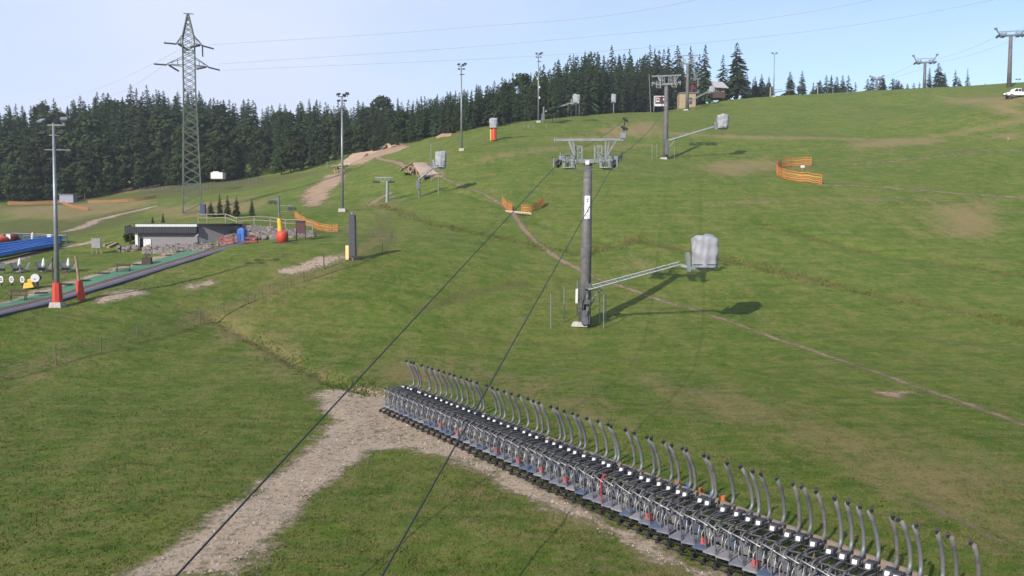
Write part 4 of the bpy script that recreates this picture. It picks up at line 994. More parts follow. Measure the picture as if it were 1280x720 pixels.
# conveyor belt
mat_green = M('green_artificial_mat', (0.06, 0.155, 0.09), .85, 0, .2, 1.2)
belt_m = M('grey_belt_rubber', (0.085, 0.08, 0.10), .6, 0, .25, .8)
beltl = M('pale_grey_edge', (.27, .26, .29), .55, .1, .1)
bp_ = [(-30, 401), (0, 393.5), (60, 379), (130, 358.5), (200, 337), (260, 318.5), (312, 302.5)]
line = curve_pts([G(u, v) for u, v in bp_], 8)
def ribbon(mb, line, o0, o1, z0, z1):
    vs = []; fs = []; k = len(line)
    for i, p in enumerate(line):
        t_ = (line[min(i + 1, k - 1)] - line[max(i - 1, 0)]); s = Vector((-t_.y, t_.x, 0)).normalized()
        for o, z in ((o0, z0), (o1, z0), (o1, z1), (o0, z1)): vs.append(p + s * o + Vector((0, 0, z)))
    for i in range(k - 1):
        for j in range(4): a, b_ = i * 4 + j, i * 4 + (j + 1) % 4; fs.append((a, b_, b_ + 4, a + 4))
    fs += [(3, 2, 1, 0), tuple((k - 1) * 4 + j for j in range(4))]
    return mb.add(vs, [f[::-1] for f in fs])
cv = thing('conveyor_belt', 'long grey conveyor belt with red edge running up to the blue drive box', 'conveyor belt', line[0])
for nm, o0, o1, z0, z1, mt in (('belt', -.25, .42, -.2, .13, belt_m), ('side_frame', -.55, -.255, -.3, .11, M('dark_side_frame', (.045, .045, .07), .6)), ('edge_strip', .425, .60, -.2, .15, beltl), ('red_edge', .605, 1.05, -.3, .19, M('dull_red_strip', (.15, .05, .05), .7))):
    ribbon(MB(), [p - line[0] for p in line], o0, o1, z0, z1).build(nm, mt, cv)
gl = [p for p in line if p.x < (272 - 640) / F * p.y]
mb = ribbon(MB(), gl, 1.1, 3.5, -.3, .22); tag(mb.build('green_mat', mat_green), 'green artificial mat beside the conveyor belt', 'mat')
for i, (u, v) in enumerate([(52, 370), (83, 359), (105, 354), (130, 345), (172, 334), (184, 330), (213, 322), (226, 317)]):
    g = G(u, v); o = MB().box((0, 0, .26), (1.0, .35, .12), Matrix.Rotation(R(22), 3, 'Z')).build('rubber_pad', black); o.location = g; tag(o, 'dark rubber pad lying on the green mat', 'pad', 'dark pads on the green mat')
g = G(303, 303); t = thing('belt_drive', 'tall blue drive box at the top end of the conveyor belt', 'machine', g, R(-15))
hB = mpx(18, g.y); MB().box((0, 0, hB * .45), (.95, .8, hB * .9), None, .97).build('housing', blue, t, bevel=.08); MB().box((0, 0, hB * .93), (.75, .7, hB * .16), None, .6).build('hood', blue, t, bevel=.05); MB().box((-.2, -.42, hB * .35), (.5, .03, hB * .5)).build('panel', M('dark_blue_panel', (.02, .05, .2), .5), t)
g = G(300, 306); mb = MB(); 
t = thing('safety_barrier', 'low dark red barrier around the blue drive box', 'barrier', g)
for x0, x1 in ((-2.4, -.7), (.6, 1.9)):
    for z in (.35, .75): MB().bar((x0, .1, z), (x1, .1, z + .02), .09, .2).build('board', M('dark_red_board', (.25, .04, .035), .7), t)
    for x in (x0, x1): MB().tube([(x, .2, -.2), (x, .2, .95)], .05, 6).build('post', dsteel, t)
# tow pole and its padding
g = G(352, 303); d = g.y
t = thing('tow_lift_pole', 'tow lift pole with yellow padding above a red padded base', 'lift pole', g)
Hh = at(350, 245, d).z - g.z
MB().tube([(-.15, 0, -.2), (-.25, 0, Hh)], [.13, .1], 10).build('pole', galv, t)
mb = MB(); mb.tube([(-.1, 0, mpx(13, d)), (-.2, 0, mpx(30, d))], [.28, .24], 10); mb.build('yellow_pad', yellow, t)
mb = MB(); mb.tube([(.1, 0, 0), (.1, 0, .9), (.1, 0, mpx(14, d))], [.62, .66, .52], 10); mb.build('red_pad', red, t, True)
mb = MB(); mb.box((.4, -.1, -.02), (2.6, .9, .14)); mb.build('skid', dsteel, t)
mb = MB(); mb.bar((-1.1, 0, Hh - .35), (-.1, 0, Hh - .35), .1); mb.bar((-.1, 0, Hh - 1.05), (1.3, 0, Hh - 1.05), .1); mb.bar((-.1, 0, Hh - 1.7), (.9, 0, Hh - 1.7), .06); mb.build('crossarm', galv, t)
for x, z in ((-.95, Hh - .35), (1.2, Hh - 1.05)):
    mb = MB()
    for k in (-.25, .25): mb.cyl((x + k, -.1, z - .35), (x + k, .1, z - .35), .22, 10)
    mb.bar((x - .4, 0, z - .3), (x + .4, 0, z - .3), .06); mb.bar((x, 0, z), (x, 0, z - .3), .06); mb.build('roller', dsteel, t)
g = G(376, 300); t = thing('notice_board', 'dark red notice board on two posts beside the tow lift pole', 'notice board', g)
for x in (-.5, .5): MB().tube([(x, 0, -.2), (x, 0, mpx(24, g.y))], .06, 6).build('post', dwood, t)
MB().box((0, -.05, mpx(16, g.y)), (.98, .06, mpx(16, g.y))).build('panel', M('dark_red_panel', (.07, .025, .03), .6), t)
g = G(441, 325); d = g.y; t = thing('padded_mast', 'dark padded mast with a yellow pad on its left, on the bare gravel patch', 'mast', g)
hh = mpx(57, d); MB().tube([(0, 0, -.2), (0, 0, hh + .2)], .12, 8).build('post', galvl, t)
mb = MB(); mb.box((0, -.05, hh * .5 + .15), (.72, .62, hh * .93), None, .9); mb.build('mast_pad', M('dark_violet_padding', (.055, .05, .065), .6), t, bevel=.08)
MB().tube(curve_pts([(.4, .1, .3), (.5, .1, hh * .5), (.3, .1, hh)], 5), .03, 5).build('hose', galvl, t)
MB().box((-.5, -.1, mpx(9, d)), (.34, .5, mpx(18, d))).build('yellow_pad', M('pale_yellow_pad', (.72, .52, .22), .6), t, bevel=.04)
# small tow lift tower
g = G(484, 253); d = g.y; t = thing('tow_lift_tower', 'small grey tow lift tower with a short top beam', 'lift tower', g)
hh = at(484, 222, d).z - g.z; MB().tube([(0, 0, -.2), (.05, 0, hh - .5)], [.28, .2], 10).build('shaft', galvl, t)
MB().bar((-1.8, 0, hh), (.9, 0, hh), .16).build('top_beam', galvl, t)
mb = MB(); mb.bar((-1.1, 0, hh), (-.6, 0, hh - .7), .09); mb.bar((-.1, 0, hh), (-.6, 0, hh - .7), .09); mb.bar((.4, 0, hh), (.1, 0, hh - .7), .1); mb.build('brace', galvl, t)
for x in (-1.6, .7):
    mb = MB(); mb.bar((x - .5, 0, hh - .5), (x + .5, 0, hh - .6), .14)
    for k in (-.35, 0, .35): mb.cyl((x + k, -.1, hh - .7), (x + k, .1, hh - .7), .17, 8)
    mb.build('roller', dsteel, t)
MB().bar((0, 0, .75), (1.3, 0, .8), .08).build('step', galvl, t)
# ------------------------------------------------------------------ orange nets
def net_fence(pxs, h_px, label, posts=None, mats=(orange, ornglt), grp=None, h=None):
    P = curve_pts([G(u, v) for u, v in pxs], 4); h = h or mpx(h_px, P[len(P) // 2].y); t = thing('safety_net_fence', label, 'net fence', P[0], 0, grp); o = P[0]
    acc = 0; last = None
    for i, p in enumerate(P):
        if last is None or (p - last).length > 3.2 or i == len(P) - 1:
            MB().tube([p - o - Vector((0, 0, .25)), p - o + Vector((0, 0, h * 1.08))], .05, 6).build('post', M('orange_post', (.5, .12, .03), .6), t); last = p
    bands = ((.03, .16, 0), (.24, .36, 1), (.44, .52, 0), (.60, .76, 1), (.90, .99, 0))
    for mi in (0, 1):
        mb = MB()
        for z0, z1, k in bands:
            if k == mi: ribbon(mb, [p - o + Vector((0, 0, .05 * math.sin(i * 1.7))) for i, p in enumerate(P)], -.015, .015, h * z0, h * z1)
        if mi == 0:
            for a_, b_ in zip(P[:-1], P[1:]):
                for q in range(max(1, int((b_ - a_).length / .3))): p_ = a_.lerp(b_, q * .3 / (b_ - a_).length) - o; mb.tube([p_, p_ + Vector((0, 0, h * .97))], .022, 4, False)
        mb.build('net_band', mats[mi], t)
    return t
dullo = M('dull_brown_netting', (.34, .13, .045), .8); dully = M('dull_tan_netting', (.28, .17, .09), .8)
net_fence([(1027, 231), (1012, 228), (992, 226), (977, 222), (971, 217), (974, 211), (990, 208), (1014, 207)], 11.5, 'curved orange and yellow net fence around the trail bend on the right slope')
net_fence([(628, 256), (634, 262), (640, 265)], 10, 'short orange net on the left side of the little plank bridge')
net_fence([(652, 267), (664, 265), (675, 260), (680, 255)], 10, 'curved orange net on the right side of the little plank bridge')
net_fence([(369, 272), (377, 278), (390, 284), (405, 289), (422, 290)], 8.5, 'orange net fence below the lamp mast, near the tow lift pole')
net_fence([(10, 256), (40, 256), (76, 254)], 4.2, 'far orange net fence below the left forest, nearest the picture edge', mats=(dullo, dully))
net_fence([(78, 255), (92, 260), (110, 263)], 3.8, 'far orange net running down beside the small shed', mats=(dullo, dully))
net_fence([(110, 254), (150, 253), (180, 250), (195, 247)], 3.8, 'far orange net fence left of the power pylon', mats=(dullo, dully))
# plank bridge
a, b_ = G(633, 265), G(665, 268); mb = MB(); t = thing('plank_bridge', 'little pale plank bridge between two orange nets', 'bridge', a)
q = b_ - a; MB().bar((0, 0, .15), q + Vector((0, 0, .15)), 1.2, .12).build('deck', M('bleached_planks', (.5, .43, .34), .8, 0, .2, 4), t)
for s in (-.5, .5): MB().bar((0, s, 0), q + Vector((0, s, 0)), .15, .2).build('bearer', wood, t)
# wooden kickers and dirt ramps
def ramp(name, P, hts, wdt, label, mat, cat='ramp'):
    """P: ground points along the ramp, hts: height there, wdt: width"""
    t = thing(name, label, cat, P[0]); o = P[0]; mb = MB(); vs = []; fs = []; k = len(P)
    for i, (p, h) in enumerate(zip(P, hts)):
        tt = (P[min(i + 1, k - 1)] - P[max(i - 1, 0)]); s = Vector((-tt.y, tt.x, 0)).normalized() * wdt / 2; q = p - o
        vs += [q + s * 1.25 - Vector((0, 0, .4)), q + s + Vector((0, 0, h)), q - s + Vector((0, 0, h)), q - s * 1.25 - Vector((0, 0, .4))]
    for i in range(k - 1):
        for j in range(3): a = i * 4 + j; fs.append((a, a + 1, a + 5, a + 4))
    fs += [(0, 3, 2, 1), ((k - 1) * 4, (k - 1) * 4 + 1, (k - 1) * 4 + 2, (k - 1) * 4 + 3)]
    mb.add(vs, fs); mb.build('surface', mat, t); return t
pink = M('dusty_landing_earth', (.44, .32, .25), .95, 0, .15, .8, .2)
g = G(517, 219); d = g.y
wt = thing('wooden_kicker', 'wooden jump with open timber trestle and dusty landing, beside the covered gun post', 'jump ramp', g)
def wpt(u, v, dd): return at(u, v, d + dd) - g
mb = MB(); mb.add([wpt(516, 203, 0), wpt(530, 203, 4), wpt(548, 217, -2), wpt(527, 220, -6), wpt(516, 203.8, 0), wpt(530, 203.8, 4), wpt(548, 219, -2), wpt(527, 222, -6)], [(0, 1, 2, 3), (7, 6, 5, 4), (0, 3, 7, 4), (3, 2, 6, 7), (2, 1, 5, 6), (1, 0, 4, 5)]); mb.build('landing', pink, wt)
for (u0, v0), (u1, v1) in (((516, 203), (500, 213)), ((513, 205), (513, 217)), ((507, 208), (508, 216)), ((516, 203), (516, 219)), ((510, 207), (517, 217)), ((516, 206), (510, 216)), ((520, 208), (521, 220)), ((503, 211), (516, 212))):
    MB().bar(wpt(u0, v0, 0), wpt(u1, v1, 0), .24).build('timber', wood, wt)
mb = MB(); mb.add([wpt(516, 203, -.2), wpt(500, 213, -.2), wpt(503, 213, 3), wpt(519, 203, 3)], [(0, 1, 2, 3)]); mb.add([wpt(516, 203.6, -.2), wpt(500, 213.6, -.2), wpt(503, 213.6, 3), wpt(519, 203.6, 3)], [(3, 2, 1, 0)]); mb.build('takeoff', wood, wt)
g = G(424, 216); d = g.y; wt = thing('wooden_kicker', 'small timber take off platform half hidden behind the middle lamp mast', 'jump ramp', g)
for (u0, v0), (u1, v1) in (((418, 210), (419, 217)), ((422, 208), (422, 216)), ((427, 208), (427, 216)), ((422, 209), (427, 215)), ((430, 209), (430, 215))): MB().bar(wpt(u0, v0, 0), wpt(u1, v1, 0), .28).build('timber', wood, wt)
mb = MB(); c = wpt(425, 207.5, 0); mb.box(c, (mpx(18, d), 2.0, .25), Matrix.Rotation(R(-4), 3, 'Y')); mb.build('deck', woodl, wt)
ramp('dirt_jump', [G(432, 208), G(450, 196), G(470, 190), G(485, 185), G(503, 181)], [.2, .8, .3, .9, .3], 3.6, 'long rolling dirt jump line along the forest edge', soilm_solid := M('packed_dirt', (.40, .28, .20), .95, 0, .2, .6, .3), 'dirt jump')
ramp('dirt_jump', [G(547, 172), G(556, 170), G(569, 169)], [.15, .45, .35], 1.8, 'low reddish dirt table on the skyline left of the tall lamp mast', M('reddish_dirt', (.27, .165, .11), .95, 0, .2, .6, .3), 'dirt jump')
# white tank and mesh fence
g = Gd(275, 192); g.z = at(275, 224, 192).z; t = thing('white_container', 'white box container with a raised lid in front of the forest fence', 'container', g); d = 192
MB().box((0, 0, mpx(4, d)), (mpx(15, d), 2.0, mpx(8, d))).build('body', white, t, bevel=.08); MB().box((-.3, 0, mpx(8.6, d)), (mpx(7, d), 1.4, mpx(1.4, d))).build('lid', white, t)
def mesh_fence(pxs, hpx, label, rr_=.02, step=1.2, mat=galv, d=None, postr=.05, wires=5, every=2.5):
    P = [Gd(u, d_) for u, d_ in pxs] if d else [G(u, v) for u, v in pxs]; Q_ = []
    for a, b_ in zip(P[:-1], P[1:]):
        n_ = max(1, int((b_ - a).length / every))
        for i in range(n_): p = a.lerp(b_, i / n_); p.z = H(p.x, p.y); Q_.append(p)
    Q_.append(P[-1]); o = Q_[0]; h = mpx(hpx, Q_[len(Q_) // 2].y); t = thing('mesh_fence', label, 'fence', o)
    for p in Q_: MB().tube([p - o - Vector((0, 0, .3)), p - o + Vector((0, 0, h))], postr, 6).build('post', mat, t)
    mb = MB()
    for k in range(wires): mb.tube([p - o + Vector((0, 0, h * (k + .5) / wires)) for p in Q_], rr_, 4, False)
    for a, b_ in zip(Q_[:-1], Q_[1:]):
        n_ = max(1, int((b_ - a).length / step))
        for i in range(n_): p = a.lerp(b_, i / n_) - o; mb.tube([p, p + Vector((0, 0, h * .97))], rr_, 4, False)
    mb.build('wire_mesh', mat, t); return t
mesh_fence([(178, 206), (215, 204), (262, 200), (330, 200)], 8, 'grey wire mesh fence along the foot of the forest', .03, .8, galv, True, .07)
rust = M('rusty_wire', (.14, .11, .09), .8, .1, .2)
mesh_fence([(-10, 477), (70, 455), (127, 442), (172, 427), (250, 405)], 22, 'thin rusty wire net fence across the left meadow', .008, .35, rust, None, .035, 6, 5.0)
mesh_fence([(250, 405), (310, 380), (380, 352), (440, 334), (478, 316), (490, 300)], 13, 'thin wire net fence curving up behind the padded mast', .009, .4, rust, None, .04, 6, 5.0)
mesh_fence([(490, 300), (470, 296), (430, 293), (395, 292)], 10, 'faint wire net fence on the bank below the lamp mast', .009, .4, rust, None, .04, 5, 5.0)
# small shed and things at the far left
g = Gd(88, 205); 
t = thing('shed', 'tiny grey shed at the foot of the left forest', 'shed', g); MB().box((0, 0, .9), (3.2, 2, 1.8)).build('wall', M('shed_wall', (.25, .25, .33), .7), t); MB().box((0, 0, 1.9), (3.6, 2.4, .15)).build('roof', galv, t)
# leaning wooden pole with padding
a, b_ = G(102, 376), at(94.5, 320, G(102, 376).y); t = thing('wooden_pole', 'leaning wooden pole with a red pad at its foot beside the belt', 'pole', a)
q = b_ - a; MB().tube([(0, 0, -.2), q], [.13, .10], 8).build('pole', wood, t); MB().tube([q * .02, q * .45], [.34, .28], 8).build('safety_pad', red, t)
# blue tubing lanes
lane_m = M('bright_blue_lane', (0.035, 0.15, 0.46), .5, 0, .12, 1)
def long_lane(p0, p1, label, mat, wd=1.1, hgt=.5, nm='tubing_lane', grp=None):
    a, b_ = p0, p1; t = thing(nm, label, 'slide', a, 0, grp); L = [a.lerp(b_, i / 10) for i in range(11)]; L = [p - a for p in L]
    ribbon(MB(), L, -wd / 2, wd / 2, .0, .10).build('bed', mat, t)
    for s in (-1, 1): ribbon(MB(), L, s * wd / 2 - .14, s * wd / 2 + .14, .05, hgt).build('side_wall', mat, t)
    return t
ends = [(72, 303.5), (72, 305.5), (71, 308), (70, 310.5)]
sts = [(-30, 317), (-30, 321), (-30, 325), (-30, 330)]
names = ['rearmost of the four bright blue sliding lanes', 'second bright blue sliding lane from the rear', 'third bright blue sliding lane from the rear', 'front of the four bright blue sliding lanes, nearest the path']
for e, s, l in zip(ends, sts, names):
    p, q = G(*s), G(*e); p.z += .35; q.z += .35; long_lane(p, q, l, lane_m, 1.0, .45, grp='blue sliding lanes')
for (s, e, l, mt) in (((-10, 309), (20, 301), 'short red inflatable border behind the blue lanes', red), ((-10, 304.5), (21, 299), 'short orange inflatable border behind the red one', M('orange_vinyl', (.55, .2, .04), .6))):
    p, q = G(*s), G(*e); tag(MB().tube([p + Vector((0, 0, .45)), q + Vector((0, 0, .45))], .42, 10).build('inflatable_border', mt, None, True), l, 'inflatable')
p = [G(u, v) for u, v in ((-10, 303), (20, 301), (50, 302), (84, 304))]
t = thing('dark_fence', 'dark blue green screen fence behind the sliding lanes', 'fence', p[0])
ribbon(MB(), [q - p[0] for q in p], -.03, .03, .15, mpx(8.5, p[1].y)).build('screen', M('dark_teal_screen', (.025, .055, .065), .7), t)
MB().tube([q - p[0] + Vector((0, -.1, mpx(9.2, p[1].y))) for q in p], .06, 6).build('rail', galvl, t)
for q in curve_pts(p, 4): MB().tube([q - p[0] - Vector((0, .1, .2)), q - p[0] + Vector((0, -.1, mpx(9.2, p[1].y)))], .05, 6).build('post', galv, t)
rail_fence('rail_fence', [G(u, v) for u, v in ((30, 306), (48, 306), (66, 306), (83, 306))], 1.1, 'grey metal railing at the upper end of the blue lanes', (.5, 1.0), .035, galv, .045)
for u, l in ((11, 'left small white sign on a post behind the blue lanes'), (62, 'right small white sign on a post behind the blue lanes')):
    g = G(u, 304); t = thing('sign', l, 'sign', g); hh = mpx(11, g.y); MB().tube([(0, 0, -.2), (0, 0, hh)], .04, 6).build('post', galv, t); MB().box((0, -.06, hh - .3), (.5, .04, .62)).build('panel', white, t)
def parasol(u, vb, vt, label):
    g = G(u, vb); hh = mpx(vb - vt, g.y); t = thing('parasol', label, 'parasol', g)
    MB().tube([(0, 0, 0), (0, 0, hh)], .035, 6).build('pole', white, t); MB().tube([(0, 0, hh * .32), (0, 0, hh * .5), (0, 0, hh * .8), (0, 0, hh * .98)], [.17, .20, .12, .03], 9).build('canopy', white, t, True); MB().tube([(0, 0, 0), (0, 0, .12)], [.3, .25], 10).build('base', conc, t)
for a_ in ((25, 340, 322, 'closed white parasol among deck chairs, leftmost on the lawn'), (55, 340, 322, 'closed white parasol among deck chairs, left of the near lamp mast'), (86, 340, 322, 'closed white parasol among deck chairs, right of the near lamp mast'), (41, 305, 290, 'closed white parasol behind the blue lanes')): parasol(*a_)
canvas = M('pale_grey_canvas', (.14, .14, .15), .8, 0, .1)
def deck_chair(u, v, yaw, label, grp):
    g = G(u, v); t = thing('deck_chair', label, 'deck chair', g, yaw, grp)
    mb = MB()
    for s in (-.3, .3): mb.bar((s, -.5, 0), (s, .5, 1.0), .04); mb.bar((s * .9, .55, 0), (s * .9, -.45, .5), .04)
    for y, z in ((-.5, .02), (.5, 1.0), (-.45, .5)): mb.bar((-.3, y, z), (.3, y, z), .05)
    mb.build('frame', galv, t)
    mb = MB(); P_ = [(-.45, .5), (-.15, .28), (.15, .42), (.5, 1.0)]
    for (y0, z0), (y1, z1) in zip(P_[:-1], P_[1:]): mb.add([(-.27, y0, z0), (.27, y0, z0), (.27, y1, z1), (-.27, y1, z1)], [(0, 1, 2, 3)])
    mb.build('sling', canvas, t)
for (u, v, y, ) in ((2, 342, .6), (19, 342, .8), (31, 341, -.7), (50, 341, .8), (60, 341, -.6), (80, 341, .7), (90, 341, -.7)):
    deck_chair(u, v, y, 'grey folding deck chair beside a closed white parasol on the lawn', 'deck chairs on the lawn')
def target(u, vb, label):
    g = G(u, vb); t = thing('target_board', label, 'target', g, 0, 'white target boards'); MB().tube([(0, 0, 0), (0, 0, .6)], .05, 6).build('stand', dsteel, t)
    rt_ = Matrix.Rotation(R(0), 3, 'X'); mb = MB(); n_ = 18; vs = [(.20 * math.cos(6.283 * i / n_), y, .62 + .30 * math.sin(6.283 * i / n_)) for y in (-.06, 0) for i in range(n_)]
    mb.add(vs, [tuple(range(n_)), tuple(range(2 * n_ - 1, n_ - 1, -1))] + [(i, i + n_, (i + 1) % n_ + n_, (i + 1) % n_) for i in range(n_)]); bd = mb.build('board', white, t)
    mb = MB(); vs = [(k * math.cos(6.283 * i / n_), -.066, .62 + k * 1.5 * math.sin(6.283 * i / n_)) for k in (.05, .10) for i in range(n_)]
    mb.add(vs, [(i, (i + 1) % n_, (i + 1) % n_ + n_, i + n_) for i in range(n_)]); mb.build('ring_mark', ink, bd)
for u, l in ((2, 'white oval target board at the left picture edge'), (15, 'middle white oval target board'), (28.5, 'white oval target board next to the yellow snow machine')): target(u, 358, l)
g = G(38, 361); t = thing('yellow_snow_machine', 'small yellow machine with a round white fan front on the lawn', 'machine', g, R(10))
mb = MB(); mb.box((-.1, 0, .30), (.95, .6, .5), Matrix.Rotation(R(-8), 3, 'Y'), .7); mb.box((.05, 0, .68), (.5, .45, .4), Matrix.Rotation(R(-20), 3, 'Y'), .8); mb.build('body', yellow, t, bevel=.06)
mb = MB(); mb.tube([(.5, -.25, .95), (.5, .45, .95)], [.37, .30], 18); mb.build('fan_barrel', dsteel, t); mb = MB(); mb.tube([(.5, -.29, .95), (.5, -.252, .95)], .36, 18); mb.build('fan_front', white, t); mb = MB(); mb.box((.48, -.30, .85), (.2, .02, .05)); mb.box((.55, .1, .3), (.12, .3, .7)); mb.build('fork', dsteel, t)
def bench(u, v, yaw, label):
    g = G(u, v); t = thing('bench', label, 'bench', g, yaw)
    MB().box((0, 0, .45), (1.35, .4, .07)).build('seat', dwood, t); MB().box((0, .2, .8), (1.35, .06, .22), Matrix.Rotation(R(-10), 3, 'X')).build('backrest', dwood, t)
    for s in (-.55, .55):
        mb = MB(); mb.tube(curve_pts([(s, -.22, 0), (s, -.2, .4), (s, .1, .43), (s, .22, .9)], 4), .035, 6); mb.tube([(s, .22, 0), (s, .1, .43)], .035, 6); mb.build('leg', dsteel, t)
bench(23, 376, R(12), 'dark wooden bench on the path in front of the target boards'); bench(154, 342, R(12), 'dark wooden bench on the path below the grey building')
g = G(184, 333); t = thing('fire_pit', 'dark square box with a small pitched lid beside the green mat', 'box', g, R(12)); MB().box((0, 0, .45), (.9, .9, .9), None, .9).build('body', dwood, t); MB().box((0, 0, 1.15), (.7, .7, .25), None, .2).build('lid', dwood, t); MB().tube([(0, 0, .9), (0, 0, 1.1)], .04, 6).build('post', dwood, t)
g = G(121, 318); t = thing('notice_board', 'grey framed notice board on wooden legs left of the grey building', 'notice board', g); d = g.y
for x in (-.5, 0, .5): MB().tube([(x, 0, -.2), (x, 0, mpx(9 if x == 0 else 21, d))], .06, 6).build('leg', wood, t)
MB().box((0, -.08, mpx(14, d)), (.95, .06, mpx(12, d))).build('panel', M('grey_board', (.2, .2, .22), .6), t)
for (u0, v0, u1, v1, l) in ((135, 311, 146, 306, 'long dark timber lying right of the notice board'), (130, 309, 142, 305.5, 'second timber lying behind the long dark one')):
    p, q = G(u0, v0), G(u1, v1); tag(MB().bar(p + Vector((0, 0, .15)), q + Vector((0, 0, .15)), .4, .3).build('timber', wood), l, 'timber')
# person-sized lamp by the wall
g = G(248, 309); t = thing('small_snow_lance', 'slim dark stand with a tilted pale head by the building corner', 'stand', g); MB().tube([(0, 0, -.1), (0, 0, 1.1)], .08, 6).build('post', dsteel, t); MB().box((-.1, -.05, 1.3), (.45, .3, .16), Matrix.Rotation(R(-35), 3, 'Y')).build('head', galvl, t); MB().box((-.1, 0, .5), (.7, .08, .08)).build('arm', dsteel, t)

# ================================================================== skyline buildings, billboard, pickup
g = Gd(824, 262); d = 262; g.z = at(824, 135, d).z
t = thing('billboard', 'white framed billboard with a dark red picture left of the skyline lift', 'billboard', g)
for u in (815.5, 831): MB().tube([(mpx(u - 824, d), .1, -1.0), (mpx(u - 824, d), .1, mpx(15, d))], .1, 6).build('post', galvl, t)
MB().box((0, 0, mpx(8.5, d)), (mpx(16, d), .12, mpx(12.5, d))).build('panel', white, t)
mb = MB(); mb.box((mpx(.2, d), -.075, mpx(9.4, d)), (mpx(14.4, d), .03, mpx(8.8, d))); pc = mb.build('picture', M('maroon_print', (.10, .03, .045), .6), t)
mb = MB(); mb.box((mpx(-4, d), -.10, mpx(9.8, d)), (mpx(4, d), .02, mpx(5, d))); mb.box((mpx(3.5, d), -.10, mpx(10.5, d)), (mpx(2, d), .02, mpx(2, d)), Matrix.Rotation(R(30), 3, 'Y')); mb.box((mpx(6, d), -.10, mpx(8, d)), (mpx(1.2, d), .02, mpx(4, d)), Matrix.Rotation(R(20), 3, 'Y')); mb.build('pale_print', M('pale_print', (.55, .5, .5), .6), pc)
mb = MB(); mb.box((mpx(-4, d), -.115, mpx(10.2, d)), (mpx(3, d), .01, mpx(2.4, d))); mb.build('dark_print', M('dark_green_print', (.05, .09, .08), .6), pc)
tag(MB().tube([Gd(811.5, 255), at(811.5, 93, 255)], .12, 8).build('lamp_pole', galv), 'plain grey pole left of the billboard', 'pole')
# beige station hut
g = Gd(857, 276); d = 276; zb = at(857, 134, d).z
t = thing('station_hut', 'beige boarded lift hut with a pale flat roof behind the third tower', 'hut', (g.x, d, zb)); Wd, Hd = mpx(20, d), mpx(17, d)
MB().box((0, 2, Hd / 2 - 1), (Wd, 4, Hd + 2)).build('wall', M('beige_boarding', (.34, .25, .155), .8, 0, .12, 1), t); MB().box((mpx(2, d), 2, Hd + .1), (Wd + mpx(5, d), 4.6, .25)).build('roof', galvl, t); MB().box((mpx(4, d), -.04, Hd * .45), (.9, .06, 2.0)).build('door', dwood, t)
g = Gd(888, 296); d = 300; zb = at(880, 121, d).z
t = thing('lift_station', 'dark red lift station with a pale roof edge behind the lift towers', 'station', (mpx(872 - 640, d), d, zb)); Wd, Hd = mpx(22, d), mpx(16, d)
MB().box((0, 3, Hd / 2), (Wd, 6, Hd)).build('wall', M('dark_red_cladding', (.10, .025, .03), .6), t); MB().box((0, 3, Hd + .2), (Wd + .8, 7, .4)).build('roof', M('dark_roof', (.06, .03, .035), .6), t); MB().box((0, -.05, Hd * .45), (Wd * .8, .06, Hd * .3)).build('window', M('dark_glass', (.02, .02, .025), .15), t)
g = Gd(898, 282); d = 282; zb = at(898, 116, d).z
t = thing('chalet', 'small chalet with a pale grey pitched roof beside the tall lone spruce', 'house', (mpx(897 - 640, d), d, zb), R(20)); Wd, Hd, Rd = mpx(15, d), mpx(10, d), mpx(8, d)
MB().box((0, 2.5, Hd * .38 - .8), (Wd, 5, Hd * .76 + 1.6)).build('wall', M('brown_boarding', (.09, .055, .04), .8), t)
mb = MB(); h0, h1 = Hd * .62, Hd * .62 + Rd * 1.15; x_ = Wd / 2 + .6
mb.add([(-x_, -.9, h0), (x_, -.9, h0), (x_, 2.5, h1), (-x_, 2.5, h1), (-x_, 5.9, h0), (x_, 5.9, h0), (-x_, -.9, h0 - .2), (x_, -.9, h0 - .2), (x_, 2.5, h1 - .2), (-x_, 2.5, h1 - .2), (-x_, 5.9, h0 - .2), (x_, 5.9, h0 - .2)], [(0, 1, 2, 3), (3, 2, 5, 4), (7, 6, 9, 8), (8, 9, 10, 11), (0, 6, 7, 1), (4, 5, 11, 10), (1, 7, 8, 2), (2, 8, 11, 5), (0, 3, 9, 6), (3, 4, 10, 9)]); mb.build('roof', M('pale_grey_roof', (.42, .41, .42), .6, .1, .1), t)
mb = MB(); mb.add([(x_ - .55, 0.02, h0 - .1), (x_ - .55, 4.98, h0 - .1), (x_ - .55, 2.5, h1 - .25), (x_ - .58, .02, h0 - .1), (x_ - .58, 4.98, h0 - .1), (x_ - .58, 2.5, h1 - .25)], [(0, 1, 2), (5, 4, 3), (0, 3, 4, 1), (1, 4, 5, 2), (2, 5, 3, 0)]); mb.build('gable', galvl, t)
for x in (-1, 1.0): w_ = MB().box((x, -.03, Hd * .35), (.9, .06, 1.0)).build('window', white, t); MB().box((x, -.07, Hd * .35), (.7, .03, .8)).build('pane', MATS['dark_glass'], w_)
